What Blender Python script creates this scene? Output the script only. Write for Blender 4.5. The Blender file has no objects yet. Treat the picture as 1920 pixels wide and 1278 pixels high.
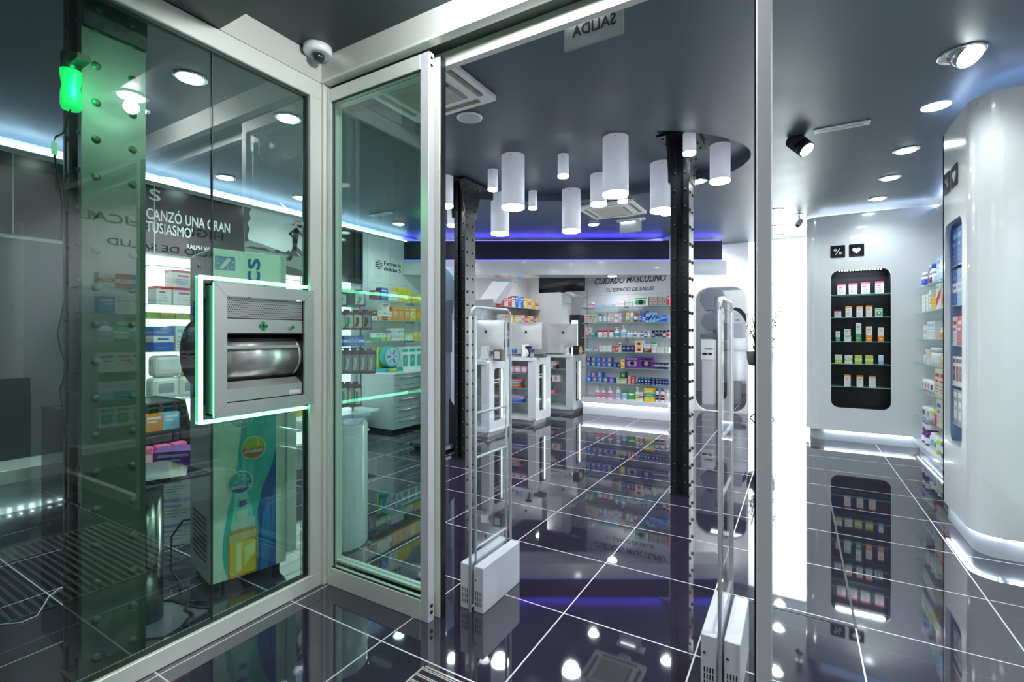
import bpy, bmesh, math, random
from math import sin, cos, pi, radians
from mathutils import Matrix, Vector
random.seed(7)
C = bpy.context.scene.collection
S = bpy.context.scene
# ------------------------------------------------------------------ camera, world, exposure
FPX, CH, PCX, HY = 906.0, 1.34, 960.0, 628.0
YAW = radians(30.56)
cam = bpy.data.cameras.new('camera'); co = bpy.data.objects.new('camera', cam); C.objects.link(co)
cam.lens = FPX / 1920 * 36; cam.sensor_width = 36; cam.shift_y = -11 / 1920
cam.clip_start = 0.02
co.location = (0, 0, CH); co.rotation_euler = (pi / 2, 0, YAW)
S.camera = co
W = bpy.data.worlds.new('world'); S.world = W; W.use_nodes = True
W.node_tree.nodes['Background'].inputs[0].default_value = (0.25, 0.32, 0.5, 1)
W.node_tree.nodes['Background'].inputs[1].default_value = 0.25
S.view_settings.view_transform = 'Standard'; S.view_settings.look = 'None'
S.view_settings.gamma = 1; S.view_settings.use_curve_mapping = False
S.view_settings.exposure = 0.52
DOWN_W = 30.0      # watts of one recessed downlight
PEND_W = 24.0
# ------------------------------------------------------------------ pixel helpers (1920x1278 frame) -> points in the room
FV = (-sin(YAW), cos(YAW)); RV = (cos(YAW), sin(YAW))
def ray(px, py):
    l = (px - PCX) / FPX; v = (HY - py) / FPX
    return FV[0] + l * RV[0], FV[1] + l * RV[1], v
def G(px, py, z=0.0):
    r = ray(px, py); t = (z - CH) / r[2]; return (r[0] * t, r[1] * t, z)
def AX(px, py, X):
    r = ray(px, py); t = X / r[0]; return (X, r[1] * t, CH + r[2] * t)
def AY(px, py, Y):
    r = ray(px, py); t = Y / r[1]; return (r[0] * t, Y, CH + r[2] * t)
def DL(d, l):
    return (FV[0] * d + RV[0] * l, FV[1] * d + RV[1] * l)
# ------------------------------------------------------------------ materials
MATS = {}
def mat(name, col, rough=0.5, metal=0.0, emit=None, es=0.0, ior=1.5, coat=0.0, noise=0.0, nscale=30.0):
    if name in MATS: return MATS[name]
    m = bpy.data.materials.new(name); m.use_nodes = True
    b = m.node_tree.nodes['Principled BSDF']
    b.inputs['Base Color'].default_value = (*col, 1); b.inputs['Roughness'].default_value = rough
    b.inputs['Metallic'].default_value = metal; b.inputs['IOR'].default_value = ior
    b.inputs['Coat Weight'].default_value = coat; b.inputs['Coat Roughness'].default_value = 0.05
    if emit is not None:
        b.inputs['Emission Color'].default_value = (*emit, 1); b.inputs['Emission Strength'].default_value = es
    if noise > 0:
        nt = m.node_tree; n = nt.nodes.new('ShaderNodeTexNoise'); n.inputs['Scale'].default_value = nscale
        tc = nt.nodes.new('ShaderNodeTexCoord'); nt.links.new(tc.outputs['Object'], n.inputs['Vector'])
        mr = nt.nodes.new('ShaderNodeMapRange')
        mr.inputs['To Min'].default_value = max(0.02, rough - noise); mr.inputs['To Max'].default_value = rough + noise
        nt.links.new(n.outputs['Fac'], mr.inputs['Value']); nt.links.new(mr.outputs['Result'], b.inputs['Roughness'])
    MATS[name] = m; return m
def brushed(name, col, rough, axis, metal=1.0):
    m = mat(name, col, rough, metal); nt = m.node_tree; b = nt.nodes['Principled BSDF']
    tc = nt.nodes.new('ShaderNodeTexCoord'); mp = nt.nodes.new('ShaderNodeMapping')
    sc = [260.0, 260.0, 260.0]; sc[axis] = 3.0; mp.inputs['Scale'].default_value = sc
    n = nt.nodes.new('ShaderNodeTexNoise'); n.inputs['Scale'].default_value = 1.0; n.inputs['Detail'].default_value = 3
    mr = nt.nodes.new('ShaderNodeMapRange'); mr.inputs['To Min'].default_value = rough * 0.6; mr.inputs['To Max'].default_value = rough * 1.5
    nt.links.new(tc.outputs['Object'], mp.inputs['Vector']); nt.links.new(mp.outputs['Vector'], n.inputs['Vector'])
    nt.links.new(n.outputs['Fac'], mr.inputs['Value']); nt.links.new(mr.outputs['Result'], b.inputs['Roughness'])
    return m
def glass(name, tint, refl=1.0):
    if name in MATS: return MATS[name]
    m = bpy.data.materials.new(name); m.use_nodes = True; nt = m.node_tree
    nt.nodes.clear(); o = nt.nodes.new('ShaderNodeOutputMaterial')
    t = nt.nodes.new('ShaderNodeBsdfTransparent'); t.inputs[0].default_value = (*tint, 1)
    g = nt.nodes.new('ShaderNodeBsdfGlossy'); g.inputs['Roughness'].default_value = 0.0; g.inputs[0].default_value = (1, 1, 1, 1)
    fr = nt.nodes.new('ShaderNodeFresnel'); fr.inputs[0].default_value = 1.5
    ge = nt.nodes.new('ShaderNodeNewGeometry')
    ml = nt.nodes.new('ShaderNodeMath'); ml.operation = 'MULTIPLY'; ml.inputs[1].default_value = refl
    bf = nt.nodes.new('ShaderNodeMath'); bf.operation = 'MULTIPLY'
    iv = nt.nodes.new('ShaderNodeMath'); iv.operation = 'SUBTRACT'; iv.inputs[0].default_value = 1.0
    nt.links.new(ge.outputs['Backfacing'], iv.inputs[1])
    nt.links.new(fr.outputs[0], ml.inputs[0]); nt.links.new(ml.outputs[0], bf.inputs[0]); nt.links.new(iv.outputs[0], bf.inputs[1])
    mx = nt.nodes.new('ShaderNodeMixShader')
    nt.links.new(bf.outputs[0], mx.inputs[0]); nt.links.new(t.outputs[0], mx.inputs[1]); nt.links.new(g.outputs[0], mx.inputs[2])
    nt.links.new(mx.outputs[0], o.inputs[0]); MATS[name] = m; return m
def emi(name, col, s):
    return mat(name, (0.8, 0.8, 0.8), 0.5, 0, col, s)
WHITE = mat('white_lacquer', (0.80, 0.82, 0.84), 0.22, coat=0.5)
WALLW = mat('white_wall_paint', (0.80, 0.81, 0.83), 0.45)
PANELW = mat('white_wall_panel', (0.78, 0.79, 0.81), 0.25)
CEIL = mat('slate_ceiling_paint', (0.062, 0.090, 0.120), 0.42, noise=0.05, nscale=3)
SOFF = mat('dark_soffit_paint', (0.022, 0.034, 0.042), 0.35)
ALU = mat('satin_aluminium', (0.74, 0.77, 0.70), 0.38, 0.25)
ALUD = mat('dark_gasket', (0.02, 0.03, 0.03), 0.5)
ALUV = mat('brushed_aluminium', (0.80, 0.80, 0.82), 0.34, 0.35)
STEEL = mat('brushed_steel', (0.66, 0.66, 0.63), 0.30, 0.75)
STEELV = brushed('brushed_steel_upright', (0.45, 0.45, 0.44), 0.22, 2)
BLACK = mat('black_satin', (0.010, 0.010, 0.012), 0.35)
BLACKG = mat('black_gloss', (0.012, 0.012, 0.014), 0.08)
GREY = mat('grey_plastic', (0.30, 0.31, 0.34), 0.4)
LGREY = mat('pale_grey_metal', (0.52, 0.54, 0.58), 0.4, 0.2)
BGREY = mat('blue_grey_plastic', (0.16, 0.22, 0.29), 0.3)
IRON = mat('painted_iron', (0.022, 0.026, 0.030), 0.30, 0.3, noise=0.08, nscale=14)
IRONG = mat('green_lit_iron', (0.07, 0.09, 0.075), 0.33, 0.2, noise=0.1, nscale=10)  # green light on the near column mixed into its iron colour
GLASS = glass('clear_green_glass', (0.80, 0.95, 0.87), 2.2)
GLASSD = glass('door_glass', (0.84, 0.94, 0.90), 1.6)
GLASSS = glass('shelf_glass', (0.90, 0.97, 0.95))
GLASSA = glass('acrylic', (0.93, 0.95, 0.96))
GEDGE = mat('glass_edge_green', (0.25, 0.55, 0.45), 0.15)
LAMP = emi('lamp_white', (0.93, 0.97, 1.0), 22.0)
LAMPP = emi('pendant_diffuser', (0.90, 0.96, 1.0), 9.0)
LEDW = emi('led_blue_white', (0.55, 0.66, 1.0), 22.0)
LEDB = emi('led_blue', (0.10, 0.08, 1.0), 14.0)
LEDB2 = emi('led_blue_line', (0.04, 0.04, 1.0), 1.6)
LEDC = emi('led_cool_dot', (0.78, 0.86, 1.0), 30.0)
LEDG = emi('led_green', (0.16, 1.0, 0.52), 5.0)
BACKL = emi('backlit_opal', (0.92, 0.98, 1.0), 2.3)
BACKS = emi('backlit_shelf_panel', (0.95, 0.97, 1.0), 0.95)
# ------------------------------------------------------------------ mesh builder
class MB:
    def __init__(s): s.bm = bmesh.new(); s.mats = []
    def mi(s, m):
        if m not in s.mats: s.mats.append(m)
        return s.mats.index(m)
    def quad(s, pts, m):
        f = s.bm.faces.new([s.bm.verts.new(p) for p in pts]); f.material_index = s.mi(m); return f
    def box(s, a, b, m, bevel=0.0, rot=None, seg=1, side=None):
        x0, y0, z0 = min(a[0], b[0]), min(a[1], b[1]), min(a[2], b[2]); x1, y1, z1 = max(a[0], b[0]), max(a[1], b[1]), max(a[2], b[2])
        v = [s.bm.verts.new((x, y, z)) for x in (x0, x1) for y in (y0, y1) for z in (z0, z1)]
        k = s.mi(m); fs = []
        for q in ((0, 1, 3, 2), (4, 6, 7, 5), (0, 4, 5, 1), (2, 3, 7, 6), (0, 2, 6, 4), (1, 5, 7, 3)):
            f = s.bm.faces.new([v[i] for i in q]); f.material_index = k; fs.append(f)
        if side is not None:
            ks = s.mi(side)
            for f in fs[:4]: f.material_index = ks
        if rot is not None:
            cx, cy, cz = (x0 + x1) / 2, (y0 + y1) / 2, (z0 + z1) / 2
            T = Matrix.Translation((cx, cy, cz)) @ rot.to_4x4() @ Matrix.Translation((-cx, -cy, -cz))
            for q in v: q.co = T @ q.co
        if bevel > 0:
            es = list({e for f in fs for e in f.edges})
            bmesh.ops.bevel(s.bm, geom=es, offset=bevel, segments=seg, affect='EDGES', profile=0.5, clamp_overlap=True)
        return fs
    def lathe(s, prof, m, c=(0, 0, 0), n=20, axis='Z', sx=1.0, sy=1.0, mats=None):
        rings = []
        for r, h in prof:
            ring = []
            for i in range(n):
                a = 2 * pi * i / n; x, y = r * cos(a) * sx, r * sin(a) * sy
                p = (x, y, h) if axis == 'Z' else ((x, h, y) if axis == 'Y' else (h, x, y))
                ring.append(s.bm.verts.new((p[0] + c[0], p[1] + c[1], p[2] + c[2])))
            rings.append(ring)
        for k in range(len(rings) - 1):
            mm = s.mi(mats[k] if mats else m)
            for i in range(n):
                j = (i + 1) % n
                f = s.bm.faces.new((rings[k][i], rings[k][j], rings[k + 1][j], rings[k + 1][i])); f.material_index = mm; f.smooth = True
        f = s.bm.faces.new(rings[0][::-1]); f.material_index = s.mi(mats[0] if mats else m)
        f = s.bm.faces.new(rings[-1]); f.material_index = s.mi(mats[-1] if mats else m)
    def cyl(s, a, b, r, m, n=14, r2=None):
        a = Vector(a); b = Vector(b); d = b - a; L = d.length; r2 = r if r2 is None else r2
        q = Vector((0, 0, 1)).rotation_difference(d)
        R = [[], []]
        for i in range(n):
            t = 2 * pi * i / n
            R[0].append(s.bm.verts.new(a + q @ Vector((r * cos(t), r * sin(t), 0))))
            R[1].append(s.bm.verts.new(a + q @ Vector((r2 * cos(t), r2 * sin(t), L))))
        k = s.mi(m)
        for i in range(n):
            j = (i + 1) % n; f = s.bm.faces.new((R[0][i], R[0][j], R[1][j], R[1][i])); f.material_index = k; f.smooth = True
        for ring in (R[0][::-1], R[1]):
            f = s.bm.faces.new(ring); f.material_index = k
    def tube(s, pts, r, m, n=8):
        pts = [Vector(p) for p in pts]; rings = []
        for i, p in enumerate(pts):
            d = (pts[min(i + 1, len(pts) - 1)] - pts[max(i - 1, 0)]).normalized()
            up = Vector((0, 0, 1)) if abs(d.z) < 0.95 else Vector((0, 1, 0))
            u = d.cross(up).normalized(); w = d.cross(u).normalized()
            rings.append([s.bm.verts.new(p + u * r * cos(2 * pi * k / n) + w * r * sin(2 * pi * k / n)) for k in range(n)])
        mm = s.mi(m)
        for a, b in zip(rings, rings[1:]):
            for i in range(n):
                j = (i + 1) % n; f = s.bm.faces.new((a[i], a[j], b[j], b[i])); f.material_index = mm; f.smooth = True
        for e in (rings[0][::-1], rings[-1]):
            f = s.bm.faces.new(e); f.material_index = mm
    def dome(s, c, r, h, m, ax, n=10):          # rivet head; ax = unit outward axis
        ax = Vector(ax); q = Vector((0, 0, 1)).rotation_difference(ax); c = Vector(c); k = s.mi(m)
        prev = None
        for t in (0, 0.45, 0.8):
            rr = r * cos(t * pi / 2); hh = h * sin(t * pi / 2)
            ring = [s.bm.verts.new(c + q @ Vector((rr * cos(2 * pi * i / n), rr * sin(2 * pi * i / n), hh))) for i in range(n)]
            if prev:
                for i in range(n):
                    j = (i + 1) % n; f = s.bm.faces.new((prev[i], prev[j], ring[j], ring[i])); f.material_index = k; f.smooth = True
            prev = ring
        f = s.bm.faces.new(prev); f.material_index = k; f.smooth = True
    def prism(s, outline, lo, hi, m, axis='Z', side=None, smooth=False):
        def P(u, v, w): return (u, v, w) if axis == 'Z' else ((u, w, v) if axis == 'Y' else (w, u, v))
        a = [s.bm.verts.new(P(u, v, lo)) for u, v in outline]; b = [s.bm.verts.new(P(u, v, hi)) for u, v in outline]
        k = s.mi(m); ks = s.mi(side) if side else k; n = len(a); fs = []
        for i in range(n):
            j = (i + 1) % n; f = s.bm.faces.new((a[i], a[j], b[j], b[i])); f.material_index = ks; f.smooth = smooth
        f = s.bm.faces.new(a[::-1]); f.material_index = k; f = s.bm.faces.new(b); f.material_index = k
    def holed(s, outer, holes, lo, hi, m, axis='Y', side=None):
        """plate with holes: outlines in the two in-plane coordinates, extruded lo..hi along axis"""
        def P(u, v, w): return (u, v, w) if axis == 'Z' else ((u, w, v) if axis == 'Y' else (w, u, v))
        k = s.mi(m); ks = s.mi(side) if side else k
        loops = [outer] + holes; sh = []
        for w in (lo, hi):
            es = []; vv = []
            for L in loops:
                vs = [s.bm.verts.new(P(u, v, w)) for u, v in L]; vv.append(vs)
                for i in range(len(vs)): es.append(s.bm.edges.new((vs[i], vs[(i + 1) % len(vs)])))
            r = bmesh.ops.triangle_fill(s.bm, edges=es, use_beauty=True, use_dissolve=False)
            for f in r['geom']:
                if isinstance(f, bmesh.types.BMFace): f.material_index = k
            sh.append(vv)
        for A, B in zip(sh[0], sh[1]):
            for i in range(len(A)):
                j = (i + 1) % len(A); f = s.bm.faces.new((A[i], A[j], B[j], B[i])); f.material_index = ks
    def build(s, name, parent=None, loc=None, rotz=0.0, recalc=True):
        if recalc: bmesh.ops.recalc_face_normals(s.bm, faces=s.bm.faces)
        me = bpy.data.meshes.new(name)
        if parent is not None:
            M = Matrix.Translation(parent.location) @ Matrix.Rotation(parent.rotation_euler.z, 4, 'Z')
            if parent.parent is not None:
                pp = parent.parent
                M = Matrix.Translation(pp.location) @ Matrix.Rotation(pp.rotation_euler.z, 4, 'Z') @ M
            if loc is None:
                Mi = M.inverted()
                for v in s.bm.verts: v.co = Mi @ v.co
        elif loc is None:
            xs = [v.co.x for v in s.bm.verts]; ys = [v.co.y for v in s.bm.verts]; zs = [v.co.z for v in s.bm.verts]
            org = Vector(((min(xs) + max(xs)) / 2, (min(ys) + max(ys)) / 2, min(zs)))
            for v in s.bm.verts: v.co -= org
            loc = org
        s.bm.to_mesh(me); s.bm.free()
        for m in s.mats: me.materials.append(m)
        o = bpy.data.objects.new(name, me); C.objects.link(o)
        if loc is not None: o.location = loc; o.rotation_euler = (0, 0, rotz)
        if parent is not None: o.parent = parent
        return o
def rrect(x0, y0, x1, y1, r, n=6, corners=(1, 1, 1, 1)):
    pts = []
    for (cx, cy, a0, c) in ((x1 - r, y0 + r, -90, corners[1]), (x1 - r, y1 - r, 0, corners[2]), (x0 + r, y1 - r, 90, corners[3]), (x0 + r, y0 + r, 180, corners[0])):
        if c:
            for i in range(n + 1):
                a = radians(a0 + 90 * i / n); pts.append((cx + r * cos(a), cy + r * sin(a)))
        else:
            a = radians(a0 + 45); pts.append((cx + r * (1 if cos(a) > 0 else -1), cy + r * (1 if sin(a) > 0 else -1)))
    return pts
def circ(cx, cy, r, n=24): return [(cx + r * cos(2 * pi * i / n), cy + r * sin(2 * pi * i / n)) for i in range(n)]
def tag(o, label, cat, group=None, kind=None):
    o['label'] = label; o['category'] = cat
    if group: o['group'] = group
    if kind: o['kind'] = kind
    return o
def thing(name, loc, label, cat, group=None, rotz=0.0):
    o = bpy.data.objects.new(name, None); C.objects.link(o); o.empty_display_size = 0.1
    o.location = loc; o.rotation_euler = (0, 0, rotz); return tag(o, label, cat, group)
def struct(mb, name, parent=None):
    o = mb.build(name, parent)
    if parent is None: o['kind'] = 'structure'
    return o
def copy_tree(o, parent=None):
    c = o.copy(); C.objects.link(c); c.parent = parent
    for ch in [x for x in o.children]: copy_tree(ch, c)
    return c
def text(body, size, loc, face, m, parent, name='lettering', width=None, ext=0.0015, align='LEFT', shear=0.0, space=1.0, roll=0.0):
    """face '-Y', '+X', '-X', '+Y': the way the writing looks; loc = world point of the baseline start"""
    cu = bpy.data.curves.new('tmp', 'FONT'); cu.body = body; cu.size = size; cu.extrude = ext; cu.align_x = align; cu.shear = shear; cu.space_character = space
    cu.resolution_u = 3; cu.offset = size * 0.012
    t = bpy.data.objects.new('tmp', cu); C.objects.link(t)
    me = bpy.data.meshes.new_from_object(t.evaluated_get(bpy.context.evaluated_depsgraph_get()))
    bpy.data.objects.remove(t); bpy.data.curves.remove(cu)
    if width and len(me.vertices):
        xs = [v.co.x for v in me.vertices]; w = max(xs) - min(xs)
        k = width / w
        for v in me.vertices: v.co.x *= k
    rz = {'-Y': 0, '+X': pi / 2, '-X': -pi / 2, '+Y': pi}[face] if isinstance(face, str) else face
    M = Matrix.Translation(loc) @ Matrix.Rotation(rz, 4, 'Z') @ Matrix.Rotation(pi / 2, 4, 'X') @ Matrix.Rotation(roll, 4, 'Z')
    if parent is not None:
        PM = Matrix.Translation(parent.location) @ Matrix.Rotation(parent.rotation_euler.z, 4, 'Z')
        if parent.parent is not None:
            pp = parent.parent; PM = Matrix.Translation(pp.location) @ Matrix.Rotation(pp.rotation_euler.z, 4, 'Z') @ PM
        M = PM.inverted() @ M
    me.transform(M); me.materials.clear(); me.materials.append(m)
    o = bpy.data.objects.new(name, me); C.objects.link(o); o.parent = parent; return o
def lamp(kind, loc, energy, col=(1, 1, 1), size=0.05, rot=(0, 0, 0), spot=2.2, name='lamp_light', sy=None):
    l = bpy.data.lights.new(name, kind); l.energy = energy; l.color = col
    if kind == 'AREA':
        l.size = size
        if sy: l.shape = 'RECTANGLE'; l.size_y = sy
    else: l.shadow_soft_size = size
    if kind == 'SPOT': l.spot_size = spot; l.spot_blend = 0.9
    o = bpy.data.objects.new(name, l); C.objects.link(o); o.location = loc; o.rotation_euler = rot; return o
ORD = ['first', 'second', 'third', 'fourth', 'fifth', 'sixth', 'seventh', 'eighth', 'ninth', 'tenth', 'eleventh', 'twelfth', 'thirteenth', 'fourteenth', 'fifteenth', 'sixteenth', 'seventeenth', 'eighteenth', 'nineteenth', 'twentieth', 'twenty-first', 'twenty-second', 'twenty-third', 'twenty-fourth', 'twenty-fifth', 'twenty-sixth']
# ================================================================== SETTING
H = 2.92
def floor_mat():
    m = bpy.data.materials.new('polished_black_tiles'); m.use_nodes = True; nt = m.node_tree; b = nt.nodes['Principled BSDF']
    g = nt.nodes.new('ShaderNodeNewGeometry'); sp = nt.nodes.new('ShaderNodeSeparateXYZ'); nt.links.new(g.outputs['Position'], sp.inputs[0])
    def M(op, a, b_=None, c=None):
        n = nt.nodes.new('ShaderNodeMath'); n.operation = op
        for i, v in enumerate((a, b_, c)):
            if v is None: continue
            if isinstance(v, (int, float)): n.inputs[i].default_value = v
            else: nt.links.new(v, n.inputs[i])
        return n.outputs[0]
    def line(ax, off):
        t = M('DIVIDE', M('SUBTRACT', sp.outputs[ax], off - 60.0), 0.6)
        fr = M('FRACT', M('ADD', t, 0.5)); return M('LESS_THAN', M('ABSOLUTE', M('SUBTRACT', fr, 0.5)), 0.0055)
    grout = M('MAXIMUM', line(0, -0.97), line(1, 2.133))
    ns = nt.nodes.new('ShaderNodeTexNoise'); ns.inputs['Scale'].default_value = 900; ns.inputs['Detail'].default_value = 1
    nt.links.new(g.outputs['Position'], ns.inputs['Vector'])
    cr = nt.nodes.new('ShaderNodeValToRGB'); cr.color_ramp.elements[0].position = 0.45; cr.color_ramp.elements[0].color = (0.020, 0.016, 0.030, 1)
    cr.color_ramp.elements[1].position = 0.75; cr.color_ramp.elements[1].color = (0.04, 0.034, 0.06, 1)
    nt.links.new(ns.outputs['Fac'], cr.inputs[0])
    mx = nt.nodes.new('ShaderNodeMix'); mx.data_type = 'RGBA'; nt.links.new(grout, mx.inputs[0]); nt.links.new(cr.outputs[0], mx.inputs[6]); mx.inputs[7].default_value = (0.62, 0.60, 0.62, 1)
    nt.links.new(mx.outputs[2], b.inputs['Base Color'])
    nt.links.new(M('ADD', M('MULTIPLY', grout, 0.3), 0.03), b.inputs['Roughness'])
    b.inputs['IOR'].default_value = 2.4
    return m
FLOORM = floor_mat()
mb = MB(); mb.box((-6.2, -3.0, -0.1), (3.4, 12.6, 0), FLOORM); struct(mb, 'floor')
# dark expansion joint in the floor right of the door
mb = MB(); mb.box((0.226, 2.70, 0.0), (0.236, 7.3, 0.0015), BLACK); mb.box((-0.37, 2.700, 0.0), (0.226, 2.710, 0.0015), BLACK); struct(mb, 'trim_1')
# main ceiling with the oval recess
ec = DL(4.72, 0.62); ea = YAW - radians(14)
def ell(a, b, n=64):
    return [(ec[0] + a * cos(t) * cos(ea) - b * sin(t) * sin(ea), ec[1] + a * cos(t) * sin(ea) + b * sin(t) * cos(ea)) for t in [2 * pi * i / n for i in range(n)]]
el = ell(1.56, 0.95)
mb = MB()
mb.holed([(-6.2, 1.87), (3.4, 1.87), (3.4, 12.6), (-6.2, 12.6)], [el], H, H + 0.09, CEIL, 'Z')
mb.box((-6.2, -3.0, H), (-2.26, 1.87, H + 0.09), CEIL)
mb.box((-6.2, 1.8, H + 0.09), (3.4, 12.6, H + 0.2), CEIL)
struct(mb, 'ceiling')
# vestibule soffit: two levels
mb = MB(); mb.box((-2.26, 1.18, 2.824), (2.2, 1.87, H + 0.2), SOFF); mb.box((-2.26, -3.0, 2.69), (2.2, 1.18, H + 0.2), SOFF); struct(mb, 'trim_2')
# walls
XL = -5.45
mb = MB(); mb.box((XL - 0.1, -3.0, 0), (XL, 12.6, H), WALLW); struct(mb, 'wall_left')
mb = MB(); mb.box((1.5, 4.6, 0), (1.6, 9.2, H), WALLW); mb.box((1.5, -3.0, 0), (1.6, 4.6, H), WALLW); struct(mb, 'wall_right')
mb = MB(); mb.box((XL, 9.95, 0), (-1.72, 10.05, H), WALLW); struct(mb, 'wall_back')
mb = MB(); mb.box((-2.2, -3.1, 0), (1.5, -3.0, H), mat('street_dark', (0.05, 0.06, 0.08), 0.6)); struct(mb, 'wall_front')
# arched wall at the back
ar = rrect(-1.585, 0.0, -0.745, 2.18, 0.24, 8, (1, 1, 1, 1))
mb = MB(); mb.holed([(-1.72, -0.001), (-0.715, -0.001), (-0.715, H), (-1.72, H)], [[(x, max(z, 0.004)) for x, z in ar]], 9.12, 9.22, WALLW, 'Y'); struct(mb, 'wall_arch')
mb = MB(); mb.box((-1.72, 7.95, 0), (-1.66, 9.22, H), WALLW); struct(mb, 'wall_return')
# luminous opal wall
mb = MB(); mb.box((-0.715, 9.15, 0.0), (1.5, 9.24, H), BACKL); struct(mb, 'wall_luminous')
mb = MB(); mb.box((-4.2, 12.3, 0), (1.6, 12.4, H), WALLW); mb.box((-0.1, 9.24, 0), (0.0, 12.3, H), WALLW)
mb.box((-2.4, 10.05, 0), (-2.3, 12.3, H), mat('navy_wall', (0.02, 0.028, 0.05), 0.4)); struct(mb, 'wall_room')
# dropped diagonal beam over the counters
A = (XL, 5.73); B = (-0.97, 8.36)
n = (FV[0], FV[1])
def off(p, k): return (p[0] + n[0] * k, p[1] + n[1] * k)
mb = MB(); mb.prism([A, B, off(B, 0.42), off(A, 0.42)], 2.30, 2.53, WHITE); struct(mb, 'trim_3')
Bi = (B[0] - RV[0] * 0.06, B[1] - RV[1] * 0.06)
NAVY = mat('navy_fascia', (0.012, 0.014, 0.035), 0.35)
mb = MB(); mb.prism([off(A, 0.03), off(Bi, 0.03), off(Bi, 0.30), off(A, 0.30)], 2.545, 2.85, NAVY); struct(mb, 'trim_4')
mb = MB(); mb.prism([off(A, 0.012), off(Bi, 0.012), off(Bi, 0.027), off(A, 0.027)], 2.531, 2.542, LEDB2); struct(mb, 'trim_7')
mb = MB(); mb.prism([off(A, 0.08), off(Bi, 0.08), off(Bi, 0.14), off(A, 0.14)], 2.851, 2.862, LEDB); struct(mb, 'trim_8')
# ------------------------------------------------------------------ iron columns
def column(name, x, y, m, label, zt=3.0, cap=True, group='riveted iron columns', w=0.135, d=0.19):
    t = thing(name, (x, y, 0), label, 'column', group)
    mb = MB()
    for s in (-1, 1):
        mb.box((x + s * w / 2 - 0.007, y - d / 2, 0), (x + s * w / 2 + 0.007, y + d / 2, zt), m)
        mb.box((x + s * (w / 2 - 0.04), y - d / 2 + 0.004, 0), (x + s * w / 2, y - d / 2 + 0.014, zt), m)
        mb.box((x + s * (w / 2 - 0.04), y + d / 2 - 0.014, 0), (x + s * w / 2, y + d / 2 - 0.004, zt), m)
    mb.box((x - w / 2, y - d / 2 + 0.045, 0), (x + w / 2, y - d / 2 + 0.055, zt), m)
    mb.box((x - w / 2, y + d / 2 - 0.055, 0), (x + w / 2, y + d / 2 - 0.045, zt), m)
    mb.build('shaft', t)
    rv = MB(); z = 0.09; k = 0
    while z < zt - 0.05:
        for s in (-1, 1):
            for q in (-1, 1):
                rv.dome((x + s * (w / 2 + 0.007), y + q * (d / 2 - 0.045), z), 0.016, 0.011, m, (s, 0, 0))
            rv.dome((x + s * (w / 2 - 0.024), y - d / 2 + 0.004, z + 0.02), 0.012, 0.009, m, (0, -1, 0), 8)
            rv.dome((x + s * (w / 2 - 0.024), y + d / 2 - 0.004, z + 0.02), 0.012, 0.009, m, (0, 1, 0), 8)
        z += 0.1435
    rv.build('rivets', t)['kind'] = 'stuff'
    mb = MB(); mb.box((x - w / 2 - 0.012, y - d / 2 - 0.008, 0), (x + w / 2 + 0.012, y + d / 2 + 0.008, 0.006), m); mb.build('base_plate', t)
    if cap:
        mb = MB()
        for s in (-1, 1):
            a = x + s * (w / 2 + 0.008); b = a + s * 0.014
            mb.prism([(y - 0.115, 2.62), (y + 0.115, 2.62), (y + 0.125, 2.72), (y + 0.20, zt - 0.03), (y - 0.20, zt - 0.03), (y - 0.125, 2.72)], min(a, b), max(a, b), m, 'X')
            for zz in (2.70, 2.78, 2.86):
                for q in (-1, 1): mb.dome((b, y + q * (0.07 + (zz - 2.7) * 0.35), zz), 0.015, 0.011, m, (s, 0, 0))
        mb.box((x - 0.16, y - 0.24, zt - 0.03), (x + 0.16, y + 0.24, zt - 0.012), m)
        for q in (-0.18, -0.06, 0.06, 0.18):
            mb.dome((x + 0.12, y + q, zt - 0.03), 0.012, 0.01, m, (0, 0, -1)); mb.dome((x - 0.12, y + q, zt - 0.03), 0.012, 0.01, m, (0, 0, -1))
        mb.build('capital', t)
    return t
column('iron_column', -3.155, 4.32, IRON, 'black riveted iron column beside the checkout counters')
column('iron_column', -0.846, 4.28, IRON, 'black riveted iron column nearest the door opening, rising into the ceiling recess')
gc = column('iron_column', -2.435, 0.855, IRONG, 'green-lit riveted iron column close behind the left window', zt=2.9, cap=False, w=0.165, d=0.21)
mb = MB(); mb.box((-2.352, 0.752, 2.52), (-2.325, 0.958, 2.9), IRON); mb.dome((-2.325, 0.80, 2.6), 0.016, 0.011, IRON, (1, 0, 0)); mb.dome((-2.325, 0.91, 2.6), 0.016, 0.011, IRON, (1, 0, 0)); mb.build('splice_plate', gc)
# green lamp hung on that column
gl = thing('green_lamp', (-2.56, 0.66, 2.2), 'glowing green lamp clipped to the riveted column in the left window', 'lamp')
p = (-2.345, AX(133, 207, -2.345)[1]); gl.location = (p[0], p[1], 2.2)
mb = MB(); mb.lathe([(0.027, 2.185), (0.031, 2.20), (0.031, 2.24), (0.027, 2.27), (0.032, 2.31), (0.032, 2.33)], mat('green_lamp_glow', (0.0, 0.25, 0.06), 0.4, 0, (0.01, 0.80, 0.18), 0.75), (p[0], p[1], 0), 18); mb.build('lamp_body', gl)
mb = MB(); mb.lathe([(0.030, 2.33), (0.030, 2.39)], BLACK, (p[0], p[1], 0), 18); mb.build('lamp_cap', gl)
mb = MB(); mb.box((p[0], p[1] - 0.01, 2.35), (p[0] + 0.09, p[1] + 0.03, 2.37), BLACK); mb.build('lamp_bracket', gl)
cb = [Vector((p[0], p[1], 2.19))] + [Vector(AX(u, v, p[0])) for u, v in ((118, 250), (105, 256), (99, 268), (102, 290), (107, 320), (113, 350), (118, 400), (120, 470), (122, 560), (116, 590), (108, 625), (114, 655), (128, 690), (112, 730), (118, 770), (124, 830), (124, 950))]
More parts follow.
